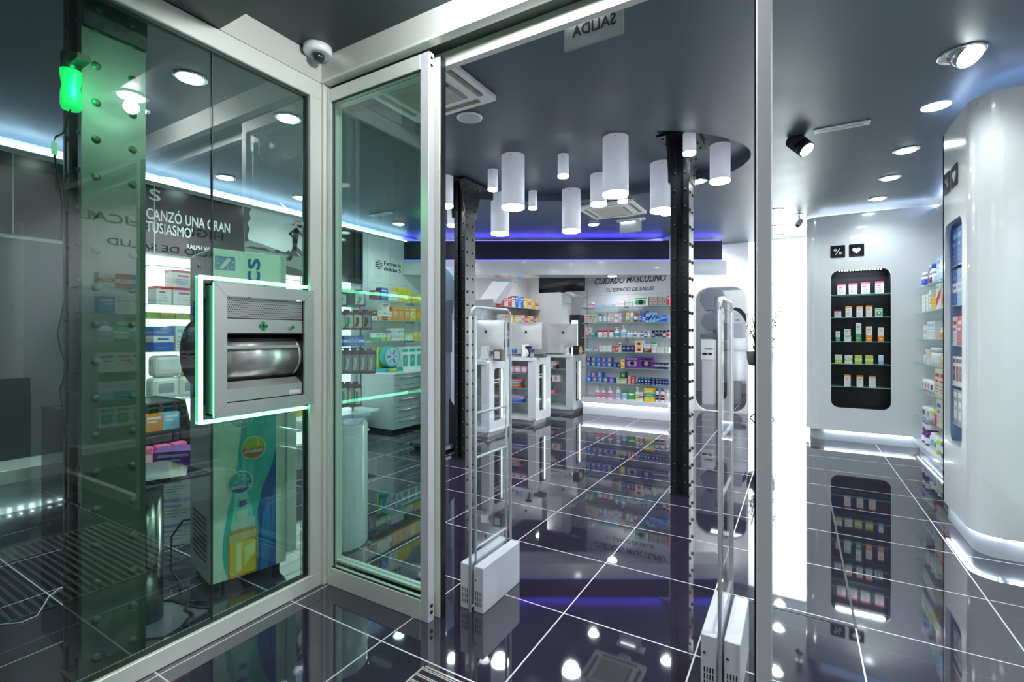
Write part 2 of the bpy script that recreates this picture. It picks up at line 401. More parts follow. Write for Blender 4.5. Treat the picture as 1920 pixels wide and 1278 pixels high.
mb = MB(); mb.tube(cb, 0.0035, BLACK); mb.build('cable', gl)
a_, b_ = AX(95, 265, p[0]), AX(106, 292, p[0])
mb = MB(); mb.box((p[0] + 0.006, a_[1], b_[2]), (p[0] + 0.009, b_[1], a_[2]), mat('pale_tag', (0.55, 0.65, 0.5), 0.5)); mb.build('paper_tag', gl)
lamp('POINT', (p[0] + 0.07, p[1] + 0.0, 2.26), 2.0, (0.03, 1.0, 0.3), 0.03, name='green_lamp_light')
# ------------------------------------------------------------------ entrance glazing
XG = -2.2
t = thing('window_1', (XG, 0.2, 0), '', ''); del t['label']; del t['category']; t['kind'] = 'structure'
mb = MB()
mb.box((XG - 0.07, -3.0, 0), (XG, 1.71, 0.075), ALU, 0.003); mb.box((XG - 0.07, -3.0, 2.60), (XG, 1.71, 2.69), ALU, 0.003)
mb.box((XG - 0.07, 1.645, 0.075), (XG, 1.71, 2.60), ALU, 0.003); mb.box((XG - 0.07, 1.7105, 0.0), (XG - 0.001, 1.85, 2.69), ALU, 0.002); mb.build('window_frame', t)
mb = MB(); mb.box((XG - 0.05, -3.0, 2.69), (XG + 0.004, 1.71, 2.824), mat('satin_header', (0.62, 0.63, 0.58), 0.40, 0.25)); mb.build('window_header', t)
mb = MB(); mb.box((XG - 0.05, -3.0, 0.075), (XG - 0.018, 1.645, 0.082), ALUD); mb.box((XG - 0.05, -3.0, 2.590), (XG - 0.018, 1.645, 2.60), ALUD); mb.box((XG - 0.05, 1.637, 0.082), (XG - 0.018, 1.645, 2.59), ALUD)
mb.box((XG - 0.041, 1.165, 0.082), (XG - 0.027, 1.169, 2.59), ALUD); mb.build('gasket', t)
mb = MB(); mb.prism([(-3.0, 0.082), (1.165, 0.082), (1.165, 0.99), (1.14, 0.99), (1.14, 1.562), (1.165, 1.562), (1.165, 2.59), (-3.0, 2.59)], XG - 0.04, XG - 0.028, GLASS, 'X'); mb.build('pane', t)
mb = MB(); mb.box((XG - 0.04, 1.169, 0.082), (XG - 0.028, 1.637, 0.99), GLASS); mb.box((XG - 0.04, 1.169, 1.562), (XG - 0.028, 1.637, 2.59), GLASS); mb.build('pane', t)
# header over the door
YD = 1.735
HEAD = mat('satin_header', (0.62, 0.63, 0.58), 0.40, 0.25)
mb = MB(); mb.box((XG, YD - 0.025, 2.69), (1.5, YD, 2.824), HEAD); mb.box((XG, YD, 2.70), (1.5, YD + 0.13, 2.824), ALUD)
mb.box((XG, YD + 0.10, 2.63), (1.5, YD + 0.135, 2.83), ALU); mb.box((XG, YD - 0.03, 2.686), (1.5, YD + 0.02, 2.70), ALU); struct(mb, 'trim_5')
# sliding leaf
d1 = thing('door_1', (-1.8, YD, 0), '', ''); del d1['label']; del d1['category']; d1['kind'] = 'structure'
xa, xb = AY(613, 600, YD)[0], -1.475
mb = MB(); mb.box((xb - 0.05, YD, 0.0), (xb, YD + 0.04, 2.66), ALUV, 0.002); mb.box((xa, YD, 0.0), (xa + 0.03, YD + 0.04, 2.66), ALU, 0.002)
mb.box((xa + 0.03, YD, 0.0), (xb - 0.05, YD + 0.04, 0.095), ALU, 0.002); mb.box((xa + 0.03, YD, 2.59), (xb - 0.05, YD + 0.04, 2.66), ALU, 0.002)
mb.box((xb, YD + 0.004, 2.56), (xb + 0.002, YD + 0.036, 2.66), WHITE)
for zz in (0.045, 0.075, 2.60, 2.635): mb.cyl((xb, YD + 0.02, zz), (xb + 0.004, YD + 0.02, zz), 0.008, BLACK, 12)
mb.build('door_frame', d1)
mb = MB(); mb.box((xa + 0.03, YD + 0.014, 0.095), (xb - 0.05, YD + 0.024, 2.59), GLASSD); mb.build('pane', d1)
mb = MB(); mb.box((xa + 0.045, YD + 0.006, 0.095), (xa + 0.052, YD + 0.012, 2.59), ALUD); mb.box((xa + 0.03, YD + 0.006, 0.095), (xb - 0.05, YD + 0.012, 0.102), ALUD); mb.box((xa + 0.03, YD + 0.006, 2.583), (xb - 0.05, YD + 0.012, 2.59), ALUD); mb.build('gasket', d1)
# fixed screen behind it and jamb
w2 = thing('window_2', (-1.8, YD + 0.06, 0), '', ''); del w2['label']; del w2['category']; w2['kind'] = 'structure'
mb = MB(); mb.box((xb - 0.03, YD + 0.06, 0.0), (xb + 0.018, YD + 0.10, 2.66), ALU, 0.002); mb.box((xb + 0.018, YD + 0.065, 0), (xb + 0.026, YD + 0.095, 2.66), BLACK)
mb.box((XG + 0.0, YD - 0.02, 0), (xa - 0.004, YD + 0.10, 2.69), ALU, 0.002)
mb.box((xa, YD + 0.06, 0), (xb - 0.03, YD + 0.10, 0.10), ALUD); mb.box((xa, YD + 0.055, 0.10), (xb - 0.03, YD + 0.105, 0.112), ALU); mb.box((xa, YD + 0.06, 2.60), (xb - 0.03, YD + 0.10, 2.66), ALU)
mb.build('window_frame', w2)
mb = MB(); mb.box((xa, YD + 0.077, 0.112), (xb - 0.03, YD + 0.085, 2.60), GLASSD); mb.build('pane', w2)
# right hand screen with its post
w3 = thing('window_3', (0.6, YD, 0), '', ''); del w3['label']; del w3['category']; w3['kind'] = 'structure'
pa = AY(1418, 600, YD)[0]; pb = AY(1447, 600, YD)[0]
mb = MB(); mb.box((pa, YD, 0), (pb, YD + 0.045, 2.70), ALUV, 0.003); mb.box((pa - 0.006, YD + 0.006, 0), (pa, YD + 0.04, 2.70), BLACK)
mb.box((pb, YD, 0), (1.5, YD + 0.045, 0.09), ALU, 0.002); mb.build('window_frame', w3)
mb = MB(); mb.box((pb, YD + 0.018, 0.09), (1.5, YD + 0.028, 2.70), glass('clear_glass', (0.95, 0.98, 0.97))); mb.build('pane', w3)
# ------------------------------------------------------------------ pass-through hatch with green light
ht = thing('service_hatch', (XG, 1.38, 0.98), 'brushed steel night service hatch with rotating drum outlined in green light', 'hatch')
y0, y1, z0, z1 = 1.135, 1.632, 0.985, 1.568; fw = 0.055; xf = XG + 0.035
mb = MB()
for pts in ([(y0, z0), (y1, z0), (y1 - fw, z0 + fw), (y0 + fw, z0 + fw)], [(y1, z0), (y1, z1), (y1 - fw, z1 - fw), (y1 - fw, z0 + fw)], [(y1, z1), (y0, z1), (y0 + fw, z1 - fw), (y1 - fw, z1 - fw)], [(y0, z1), (y0, z0), (y0 + fw, z0 + fw), (y0 + fw, z1 - fw)]):
    c = (sum(p[0] for p in pts) / 4, sum(p[1] for p in pts) / 4)
    mb.prism([(c[0] + (p[0] - c[0]) * 0.997, c[1] + (p[1] - c[1]) * 0.997) for p in pts], xf, xf + 0.012, STEEL, 'X')
mb.box((XG - 0.03, y0 + 0.004, z0 + 0.004), (xf, y0 + 0.012, z1 - 0.004), BLACK); mb.box((XG - 0.03, y1 - 0.012, z0 + 0.004), (xf, y1 - 0.004, z1 - 0.004), BLACK)
mb.box((XG - 0.03, y0 + 0.004, z0 + 0.004), (xf, y1 - 0.004, z0 + 0.012), BLACK); mb.box((XG - 0.03, y0 + 0.004, z1 - 0.012), (xf, y1 - 0.004, z1 - 0.004), BLACK)
mb.build('frame', ht)
ya, yb = y0 + fw + 0.002, y1 - fw - 0.002
mb = MB(); mb.box((xf - 0.012, ya, 1.418), (xf - 0.006, yb, 1.511), mat('perforated_base', (0.5, 0.5, 0.48), 0.4, 0.7))
for i in range(38):
    for j in range(9):
        yy = ya + 0.008 + i * 0.0098 + (0.0049 if j % 2 else 0); zz = 1.426 + j * 0.0098
        if yy < yb - 0.004: mb.cyl((xf - 0.0065, yy, zz), (xf - 0.0055, yy, zz), 0.0026, BLACK, 6)
mb.build('perforated_grille', ht)
mb = MB(); mb.box((xf - 0.010, ya, 1.350), (xf - 0.002, yb, 1.414), STEEL, 0.001); cp = mb.build('control_plate', ht)
GRN = mat('green_enamel', (0.0, 0.22, 0.07), 0.4)
cy, cz = 1.365, 1.382
mb = MB()
for a in range(4):
    ca, sa = cos(a * pi / 2), sin(a * pi / 2)
    mb.prism([(cy + ca * u - sa * v, cz + sa * u + ca * v) for u, v in ((0.0, -0.004), (0.019, -0.010), (0.021, 0.0), (0.019, 0.010), (0.0, 0.004))], xf - 0.002, xf, GRN, 'X')
mb.build('green_cross', cp)
mb = MB(); mb.cyl((xf - 0.002, 1.51, 1.378), (xf + 0.010, 1.51, 1.378), 0.013, STEEL, 20); mb.cyl((xf + 0.010, 1.51, 1.378), (xf + 0.013, 1.51, 1.378), 0.009, GRN, 20); mb.build('push_button', cp)
mb = MB(); mb.box((XG - 0.10, ya, 1.315), (XG - 0.09, yb, 1.350), BLACK); mb.box((XG - 0.10, ya, 1.344), (xf - 0.004, yb, 1.350), BLACK)
mb.box((XG - 0.10, ya, 1.02), (XG - 0.09, yb, 1.16), BLACK); mb.box((XG - 0.20, ya - 0.006, 1.02), (xf - 0.004, ya - 0.001, 1.511), BLACK); mb.box((XG - 0.20, yb + 0.001, 1.02), (xf - 0.004, yb + 0.006, 1.511), BLACK)
mb.build('slot', ht)
mb = MB(); mb.lathe([(0.105, ya + 0.004), (0.105, yb - 0.022)], STEEL, (XG - 0.078, 0, 1.235), 48, 'Y'); mb.lathe([(0.100, yb - 0.022), (0.100, yb - 0.018)], BLACK, (XG - 0.078, 0, 1.235), 48, 'Y'); mb.lathe([(0.105, yb - 0.018), (0.105, yb)], STEEL, (XG - 0.078, 0, 1.235), 48, 'Y')
mb.box((XG + 0.020, ya + 0.004, 1.275), (XG + 0.034, yb - 0.02, 1.292), STEEL, 0.004, seg=2); mb.build('drum', ht)
mb = MB(); mb.quad([(XG - 0.02, ya, 1.128), (XG - 0.02, yb, 1.128), (xf - 0.006, yb, 1.10), (xf - 0.006, ya, 1.10)], STEEL); mb.box((xf - 0.012, ya, 1.043), (xf - 0.004, yb, 1.100), STEEL, 0.001); mb.build('tray', ht, recalc=False)
mb = MB(); mb.box((xf - 0.004, yb - 0.075, 1.05), (xf - 0.003, yb - 0.01, 1.068), mat('pale_sticker', (0.7, 0.7, 0.68), 0.5)); mb.build('maker_plate', ht)
mb = MB(); mb.lathe([(0.15, y0 + 0.03), (0.15, y1 - 0.03)], BLACK, (XG - 0.16, 0, 1.26), 40, 'Y'); mb.box((XG - 0.17, y0 + 0.02, 1.06), (XG - 0.045, y1 - 0.02, 1.50), BLACK); mb.build('rear_housing', ht)
mb = MB(); e = 0.031; w = 0.015
for a, b in (((y0 - e, z0 - e), (y0 - e + w, z1 + e)), ((y0 - e, z1 + e - w), (y1 + 0.004, z1 + e)), ((y0 - e, z0 - e), (y1 + 0.004, z0 - e + w))):
    mb.box((XG - 0.024, a[0], a[1]), (XG - 0.008, b[0], b[1]), LEDG, 0.003)
mb.build('green_light_strip', ht)
# ================================================================== CEILING FITTINGS
def downlight(x, y, label, z=H, tilt=0.0, power=None, group='recessed ceiling downlights', point=False):
    t = thing('downlight', (x, y, z), label, 'ceiling light', group)
    mb = MB(); mb.lathe([(0.070, z - 0.001), (0.092, z - 0.001), (0.092, z - 0.006), (0.074, z - 0.010), (0.070, z - 0.004)], mat('chrome_ring', (0.75, 0.76, 0.78), 0.15, 0.9), (x, y, 0), 28); mb.build('trim_ring', t)
    mb = MB(); mb.lathe([(0.069, z - 0.012), (0.069, z - 0.004)], LAMP, (x, y, 0), 24); mb.build('lamp_lens', t)
    lamp('POINT' if point else 'SPOT', (x, y, z - (0.07 if point else 0.02)), DOWN_W if power is None else power, (0.93, 0.97, 1.0), 0.04, spot=2.5, name='downlight_lamp')
    return t
DLS = [(0.80, 5.26, 'recessed downlight, second in the row beside the tall white kiosks'), (0.80, 6.10, 'recessed downlight, third in the row beside the tall white kiosks'), (0.80, 6.95, 'recessed downlight, farthest in the row beside the tall white kiosks'),
    (-0.23, 6.95, 'recessed downlight behind the door post, above the small ceiling camera'), (-0.24, 8.0, 'recessed downlight before the glowing wall, middle of three'), (-0.24, 8.74, 'recessed downlight closest to the glowing white wall'),
    (-0.88, 5.235, 'recessed downlight right of the iron column, at the recess edge'), (-1.468, 6.45, 'recessed downlight half hidden left of the tall iron column'), (-2.50, 6.52, 'recessed downlight before the blue glow, left of the small exit sign'),
    (-3.205, 1.55, 'bright recessed downlight, largest seen through the left window'), (-3.98, 1.56, 'recessed downlight seen against the green column, upper of two'), (-4.787, 1.57, 'recessed downlight seen against the green column, lower of two'),
    (-3.19, 2.20, 'recessed downlight near the top right corner of the left window'), (-4.927, 2.71, 'recessed downlight above the black quote panel'), (-4.91, 3.545, 'recessed downlight above the runner picture'),
    (-4.862, 5.083, 'recessed downlight above the pharmacy logo panel'), (-4.376, 5.41, 'recessed downlight low beside the door leaf, before the blue beam')]
for x, y, l in DLS: downlight(x, y, l)
downlight(-0.95, 0.55, 'recessed downlight in the porch ceiling over the door mat', 2.69, power=60)
downlight(0.7, -0.2, 'added unseen downlight in the porch ceiling behind the door mat', 2.69, power=60)  # unseen lamp added to brighten the steel hatch
downlight(-0.90, 1.38, 'recessed downlight in the porch ceiling just before the sliding door header', 2.824, power=36, point=True)
downlight(1.0, 2.45, 'added unseen downlight on the right ceiling nearest the street, brightening the big kiosk', power=120)  # unseen lamp added to brighten the front of the nearest kiosk
for x, y, l in ((-4.71, 9.12, 'recessed downlight behind the beam near the far medicine shelves'), (-4.5, 7.7, 'recessed downlight behind the beam above the middle counter'), (-3.0, 9.35, 'recessed downlight behind the beam beyond the farthest counter'), (-3.6, 8.45, 'recessed downlight behind the beam beside the black display')): downlight(x, y, l, power=42)
downlight(-1.17, 8.80, 'added downlight brightening the wall right before the arched white opening', power=34)  # extra lamp added to whiten the wall around the arch
# tilted gimbal light nearest on the right
t = thing('downlight', (0.794, 3.617, H), 'large tilted chrome downlight nearest on the right ceiling', 'ceiling light', 'recessed ceiling downlights')
mb = MB(); mb.lathe([(0.092, H - 0.001), (0.108, H - 0.001), (0.108, H - 0.007), (0.095, H - 0.012), (0.090, H - 0.004)], mat('chrome_ring', (0.75, 0.76, 0.78), 0.15, 0.9), (0.794, 3.617, 0), 32); mb.build('trim_ring', t)
mb = MB(); mb.cyl((0.79, 3.62, H + 0.02), (0.825, 3.585, H - 0.035), 0.072, mat('chrome_ring', (0, 0, 0)), 24); mb.build('lamp_body', t)
mb = MB(); mb.cyl((0.825, 3.585, H - 0.034), (0.828, 3.582, H - 0.039), 0.066, LAMP, 24); mb.build('lamp_lens', t)
lamp('SPOT', (0.83, 3.58, H - 0.06), DOWN_W, (0.95, 0.98, 1.0), 0.06, rot=(0.2, 0.2, 0), spot=2.4, name='downlight_lamp')
# cylinder pendants under the oval recess
ZR = 3.008
PS = [(-3.198, 4.032, .084, 2.69, 'medium white cylinder lamp, left end of the cluster beside the door leaf'), (-2.65, 4.106, .050, 2.80, 'small white cylinder lamp left of the big front left cylinder'), (-2.281, 3.882, .108, 2.517, 'large white cylinder lamp, front left of the ceiling cluster'),
    (-3.035, 4.862, .108, 2.531, 'large white cylinder lamp right beside the black column top'), (-2.645, 4.955, .050, 2.80, 'smallest looking white cylinder lamp, middle of the cluster'), (-1.867, 4.095, .050, 2.80, 'small white cylinder lamp high in the middle of the cluster'),
    (-2.244, 5.143, .108, 2.527, 'large white cylinder lamp below the small middle cylinders'), (-1.324, 3.964, .108, 2.518, 'largest looking white cylinder lamp, front right of the cluster'), (-1.783, 4.789, .084, 2.69, 'medium white cylinder lamp partly behind the front right cylinder'),
    (-1.139, 4.786, .106, 2.538, 'large white cylinder lamp touching the tall iron column'), (-0.585, 4.588, .084, 2.682, 'medium white cylinder lamp, far right of the cluster'), (-0.753, 4.10, .050, 2.80, 'small white cylinder lamp in front of the iron column top'),
    (-3.70, 4.80, .060, 2.69, 'white cylinder lamp half hidden by the left column top'), (-1.66, 5.211, .053, 2.80, 'small white cylinder lamp above the far ceiling air unit'), (-3.60, 4.365, .105, 2.53, 'white cylinder lamp cut by the door leaf edge')]
PEN = mat('pendant_white_glow', (0.78, 0.80, 0.86), 0.4, emit=(0.80, 0.84, 1.0), es=0.19)  # faint emission added so the white shades look brightly lit
for x, y, r, zb, l in PS:
    t = thing('cylinder_lamp', (x, y, ZR), l, 'ceiling lamp', 'cylinder lamps under the ceiling recess')
    mb = MB(); mb.lathe([(r, zb + 0.02), (r, ZR)], PEN, (x, y, 0), 32); mb.cyl((x + r * 0.3, y - r * 0.955, ZR - 0.025), (x + r * 0.3, y - r * 0.96 - 0.002, ZR - 0.025), 0.004, BLACK, 8); mb.build('shade', t)
    mb = MB(); mb.lathe([(r * 0.6, zb - 0.004), (r * 0.98, zb), (r * 1.0, zb + 0.021)], LAMPP, (x, y, 0), 32); mb.build('diffuser', t)
    lamp('SPOT', (x, y, zb - 0.01), PEND_W * (r / 0.108), (0.86, 0.93, 1.0), r * 0.8, spot=2.7, name='cylinder_lamp_light')
# ceiling air units
def cassette(x0, y0, label):
    s = 0.685; t = thing('air_unit', (x0 + s / 2, y0 + s / 2, H - 0.03), label, 'air conditioner', 'ceiling air units')
    CW = mat('cassette_white', (0.82, 0.83, 0.80), 0.4)
    mb = MB(); slots = [rrect(x0 + 0.10, y0 + 0.035, x0 + s - 0.10, y0 + 0.085, 0.02), rrect(x0 + 0.10, y0 + s - 0.085, x0 + s - 0.10, y0 + s - 0.035, 0.02),
        rrect(x0 + 0.035, y0 + 0.10, x0 + 0.085, y0 + s - 0.10, 0.02), rrect(x0 + s - 0.085, y0 + 0.10, x0 + s - 0.035, y0 + s - 0.10, 0.02)]
    mb.holed(rrect(x0, y0, x0 + s, y0 + s, 0.025), slots, H - 0.03, H - 0.004, CW, 'Z'); mb.build('panel', t)
    mb = MB(); OL = mat('louver_grey_green', (0.25, 0.27, 0.21), 0.5)
    for sl in slots:
        xs = [p[0] for p in sl]; ys = [p[1] for p in sl]; mb.box((min(xs), min(ys), H - 0.010), (max(xs), max(ys), H - 0.004), OL)
        if max(xs) - min(xs) > 0.2: mb.box((min(xs) + 0.01, min(ys) + 0.012, H - 0.024), (max(xs) - 0.01, max(ys) - 0.016, H - 0.020), OL)
        else: mb.box((min(xs) + 0.012, min(ys) + 0.01, H - 0.024), (max(xs) - 0.016, max(ys) - 0.01, H - 0.020), OL)
    mb.build('louvers', t)
    mb = MB(); GC = mat('grille_cream', (0.62, 0.60, 0.52), 0.5); a = 0.13
    mb.box((x0 + a, y0 + a, H - 0.036), (x0 + s - a, y0 + s - a, H - 0.031), CW)
    for i in range(30):
        yy = y0 + a + 0.012 + i * 0.0137; mb.box((x0 + a + 0.01, yy, H - 0.041), (x0 + s - a - 0.055, yy + 0.008, H - 0.036), GC)
    mb.build('grille', t)
    mb = MB(); mb.box((x0 + s - a - 0.045, y0 + a + 0.06, H - 0.040), (x0 + s - a - 0.005, y0 + s - a - 0.01, H - 0.036), GREY); mb.box((x0 + s - a - 0.033, y0 + 0.33, H - 0.042), (x0 + s - a - 0.015, y0 + 0.36, H - 0.040), BLACK); mb.build('control_strip', t)
cassette(-2.392, 2.015, 'large white ceiling air unit nearest the sliding door')
cassette(-2.335, 5.50, 'far white ceiling air unit below the cylinder lamps')
def speaker(x, y, label):
    t = thing('ceiling_speaker', (x, y, H), label, 'speaker', 'round ceiling speakers')
    mb = MB(); mb.lathe([(0.078, H - 0.002), (0.092, H - 0.002), (0.092, H - 0.008), (0.078, H - 0.012)], WHITE, (x, y, 0), 32); mb.build('rim', t)
    mb = MB(); mb.lathe([(0.077, H - 0.013), (0.077, H - 0.005)], mat('speaker_mesh', (0.45, 0.50, 0.55), 0.6), (x, y, 0), 32); mb.build('mesh_cover', t)
speaker(-2.045, 2.86, 'round ceiling speaker beside the near air unit')
q = G(1169, 403, H); speaker(q[0], q[1], 'round ceiling speaker beyond the far air unit')
def exit_sign(x, y, label, w=0.34, rot=0.0):
    t = thing('exit_sign', (x, y, H), label, 'exit sign', 'hanging exit signs', rot)
    mb = MB(); mb.box((-w / 2 - 0.02, -0.07, -0.018), (w / 2 + 0.02, 0.07, 0), WHITE, 0.004); mb.box((-w / 2 + 0.03, -0.03, -0.034), (w / 2 - 0.03, 0.03, -0.018), WHITE, 0.003)
    for v in range(6): mb.cyl((-w * 0.3 + v * w * 0.12, -0.05, -0.0185), (-w * 0.3 + v * w * 0.12, -0.05, -0.021), 0.006, GREY, 10)
    mb.box((-w / 2 + 0.04, -0.028, -0.036), (w / 2 - 0.1, 0.028, -0.034), emi('sign_tube', (0.9, 0.95, 1), 4.0)); mb.build('base', t, loc=(0, 0, 0))
    mb = MB(); mb.box((-w / 2 + 0.02, -0.004, -0.178), (w / 2 - 0.02, 0.004, -0.034), GLASSA, side=mat('acrylic_edge', (0.62, 0.68, 0.68), 0.15)); p = mb.build('acrylic_plate', t, loc=(0, 0, 0))
    mb = MB(); mb.box((-w / 2 + 0.035, -0.003, -0.165), (w / 2 - 0.035, 0.003, -0.04), mat('sign_green_film', (0.045, 0.075, 0.068), 0.4)); mb.build('green_film', t, loc=(0, 0, 0))
    return t
es = exit_sign(-0.845, 2.20, 'hanging green exit sign near the door, lettering seen from behind', rot=0.0)
text('SALIDA', 0.075, (-0.73, 2.195, 2.80), '+Y', mat('sign_letters', (0.02, 0.03, 0.03), 0.5), es, width=-0.22 if False else 0.22)
q = G(1182, 411, H); exit_sign(q[0], q[1], 'small hanging exit sign far off above the blue beam', 0.34)
def emergency(x, y, label, L=0.36, W_=0.085, rot=0.0):
    t = thing('emergency_light', (x, y, H), label, 'emergency light', 'flush emergency lights', rot)
    mb = MB(); mb.box((-L / 2, -W_ / 2, -0.010), (L / 2, W_ / 2, 0), WHITE, 0.003); mb.build('frame', t, loc=(0, 0, 0))
    mb = MB(); mb.prism(rrect(-L / 2 + 0.04, -W_ / 2 + 0.02, L / 2 - 0.04, W_ / 2 - 0.02, 0.018), -0.013, -0.010, mat('smoky_lens', (0.45, 0.52, 0.55), 0.2)); mb.box((0.04, -0.008, -0.016), (0.07, 0.008, -0.013), WHITE); mb.box((0.085, -0.008, -0.016), (0.115, 0.008, -0.013), WHITE); mb.build('lens', t, loc=(0, 0, 0))
emergency(0.285, 4.42, 'slim white emergency light on the right ceiling by the black spotlight')
emergency(-4.67, 4.55, 'slim white emergency light high behind the sliding door glass')
# spotlight
t = thing('ceiling_spotlight', (0.01, 4.52, H), 'black finned spotlight aimed right, hanging on the right ceiling', 'spotlight')
a = Vector(AY(1488, 262, 4.5)); b = Vector(AY(1512, 280, 4.45))
dr = (b - a).normalized(); a = a - dr * 0.015
mb = MB(); mb.cyl(a, a + dr * 0.10, 0.058, BLACK, 24)
for i in range(5): mb.cyl(a + dr * (0.008 + i * 0.018), a + dr * (0.014 + i * 0.018), 0.064, mat('fin_grey', (0.06, 0.065, 0.07), 0.4), 24)
mb.cyl(a + dr * 0.10, a + dr * 0.17, 0.062, BLACK, 24); mb.build('lamp_body', t)
mb = MB(); mb.cyl(a + dr * 0.170, a + dr * 0.174, 0.053, emi('lamp_warm', (1.0, 0.95, 0.82), 14.0), 24); mb.build('lamp_lens', t)
mb = MB(); mb.cyl((a.x + 0.03, a.y, H), (a.x + 0.03, a.y, a.z - 0.02), 0.010, BLACK, 10); mb.cyl((a.x + 0.03, a.y, H - 0.012), (a.x + 0.03, a.y, H), 0.035, BLACK, 20); mb.build('stem', t)
l = lamp('SPOT', a + dr * 0.20, 20, (1, 0.96, 0.88), 0.04, spot=1.3, name='spotlight_lamp'); l.rotation_euler = dr.to_track_quat('-Z', 'Y').to_euler()
# cameras
def bullet_cam(x, y, label, aim):
    t = thing('security_camera', (x, y, H), label, 'security camera', 'small security cameras on brackets')
    mb = MB(); mb.cyl((x, y, H - 0.008), (x, y, H), 0.045, WHITE, 20); mb.cyl((x, y, H - 0.09), (x, y, H), 0.010, WHITE, 10); mb.build('bracket', t)
    d = Vector(aim).normalized(); c = Vector((x, y, H - 0.115)); q = Vector((0, 1, 0)).rotation_difference(d).to_matrix()
    mb = MB(); mb.box((c.x - 0.03, c.y - 0.07, c.z - 0.027), (c.x + 0.03, c.y + 0.07, c.z + 0.027), mat('camera_case', (0.55, 0.57, 0.58), 0.4), 0.006, rot=q); mb.build('body', t)
    mb = MB(); mb.cyl(c + d * 0.068, c + d * 0.080, 0.017, BLACK, 16); mb.build('lens', t)
bullet_cam(0.02, 7.35, 'small white security camera on the ceiling before the rounded kiosk', (-0.25, -0.8, -0.6))
bullet_cam(-4.72, 0.32, 'small white security camera at the far left edge, seen through glass', (0.8, 0.5, -0.35))
q = G(596, 90, 2.824)
t = thing('dome_camera', (q[0], q[1], 2.824), 'white dome camera in the corner of the porch ceiling', 'security camera')
mb = MB(); mb.lathe([(0.060, 2.786), (0.070, 2.796), (0.072, 2.824)], WHITE, (q[0], q[1], 0), 36); mb.build('base', t)
mb = MB(); mb.lathe([(0.010, 2.748), (0.024, 2.754), (0.033, 2.768), (0.035, 2.788)], mat('smoked_dome', (0.02, 0.025, 0.03), 0.05, coat=1.0), (q[0], q[1], 0), 28); mb.build('dome', t)
# ================================================================== RIGHT SIDE: ROUNDED KIOSKS
def led_dots(mb, p, q, n, m, s=0.005):
    for i in range(n):
        f = (i + 0.5) / n; c = [p[k] + (q[k] - p[k]) * f for k in range(3)]; mb.box((c[0] - s, c[1] - s, c[2] - s * 0.5), (c[0] + s, c[1] + s, c[2] + s * 0.5), m)
def icon_tile(parent, u, z, kind, face, plane, sz=0.155):
    """black square tile with a white sign; face -Y (u = X) or -X (u = -Y)"""
    t = MB(); r = 0.012
    if face == '-Y': t.prism(rrect(u, z, u + sz, z + sz, r), plane - 0.004, plane, BLACKG, 'Y')
    else: t.prism(rrect(u - sz, z, u, z + sz, r), plane - 0.004, plane, BLACKG, 'X')
    tile = t.build('sign_tile', parent)
    if kind == 'percent':
        g = MB(); ax = 'Y' if face == '-Y' else 'X'
        def uv(x_, z_): return (u + sz * x_, z + sz * z_) if face == '-Y' else (u - sz * x_, z + sz * z_)
        for cx_, cz_ in ((0.33, 0.63), (0.67, 0.37)):
            g.holed([uv(*p_) for p_ in circ(cx_, cz_, 0.105, 20)], [[uv(*p_) for p_ in circ(cx_, cz_, 0.055, 16)]], plane - 0.006, plane - 0.004, WHITE, ax)
        g.prism([uv(*p_) for p_ in ((0.33, 0.26), (0.39, 0.26), (0.67, 0.74), (0.61, 0.74))], plane - 0.006, plane - 0.004, WHITE, ax); g.build('percent_mark', tile)
    else:
        pts = [(16 * sin(a) ** 3, 13 * cos(a) - 5 * cos(2 * a) - 2 * cos(3 * a) - cos(4 * a)) for a in [2 * pi * i / 40 for i in range(40)]]
        k = sz * 0.0175; h = MB()
        if face == '-Y': h.prism([(u + sz / 2 + x * k, z + sz / 2 + y * k) for x, y in pts], plane - 0.006, plane - 0.004, WHITE, 'Y')
        else: h.prism([(u - sz / 2 + x * k, z + sz / 2 + y * k) for x, y in pts], plane - 0.006, plane - 0.004, WHITE, 'X')
        h.build('heart_mark', tile)
YK = 7.36; NX0, NX1, NZ0, NZ1 = 0.369, 0.977, 0.425, 2.155
k1 = thing('display_kiosk', (0.7, YK + 0.2, 0), 'tall white rounded kiosk with black glass-shelved niche and percent and heart tiles', 'display cabinet')
mb = MB(); R = 0.16
arc = [(0.10 + R - R * cos(a), YK + R - R * sin(a)) for a in [pi / 2 * i / 10 for i in range(11)]]
out = arc + [(1.32, YK), (1.32, YK + 0.04), (0.10 + R, YK + 0.04), (0.14, YK + R), (0.14, YK + 0.45), (0.10, YK + 0.45)]
mb.prism([(0.10, YK + 0.45)] + arc + [(0.262, YK + 0.02), (0.14, YK + R), (0.14, YK + 0.45)], 0.13, 2.86, WHITE, 'Z', smooth=False)
mb.holed([(0.10 + R, 0.13), (1.465, 0.13), (1.465, 2.86), (0.10 + R, 2.86)], [rrect(NX0, NZ0, NX1, NZ1, 0.09, 8)], YK, YK + 0.03, WHITE, 'Y')
mb.box((0.14, YK + 0.03, 2.80), (1.32, YK + 0.45, 2.83), WHITE)
mb.build('body', k1)
mb = MB(); mb.box((NX0 - 0.01, YK + 0.26, NZ0 - 0.01), (NX1 + 0.01, YK + 0.27, NZ1 + 0.01), BLACK); mb.box((NX0 - 0.012, YK + 0.03, NZ0 - 0.01), (NX0 - 0.002, YK + 0.27, NZ1 + 0.01), BLACK); mb.box((NX1 + 0.002, YK + 0.03, NZ0 - 0.01), (NX1 + 0.012, YK + 0.27, NZ1 + 0.01), BLACK)
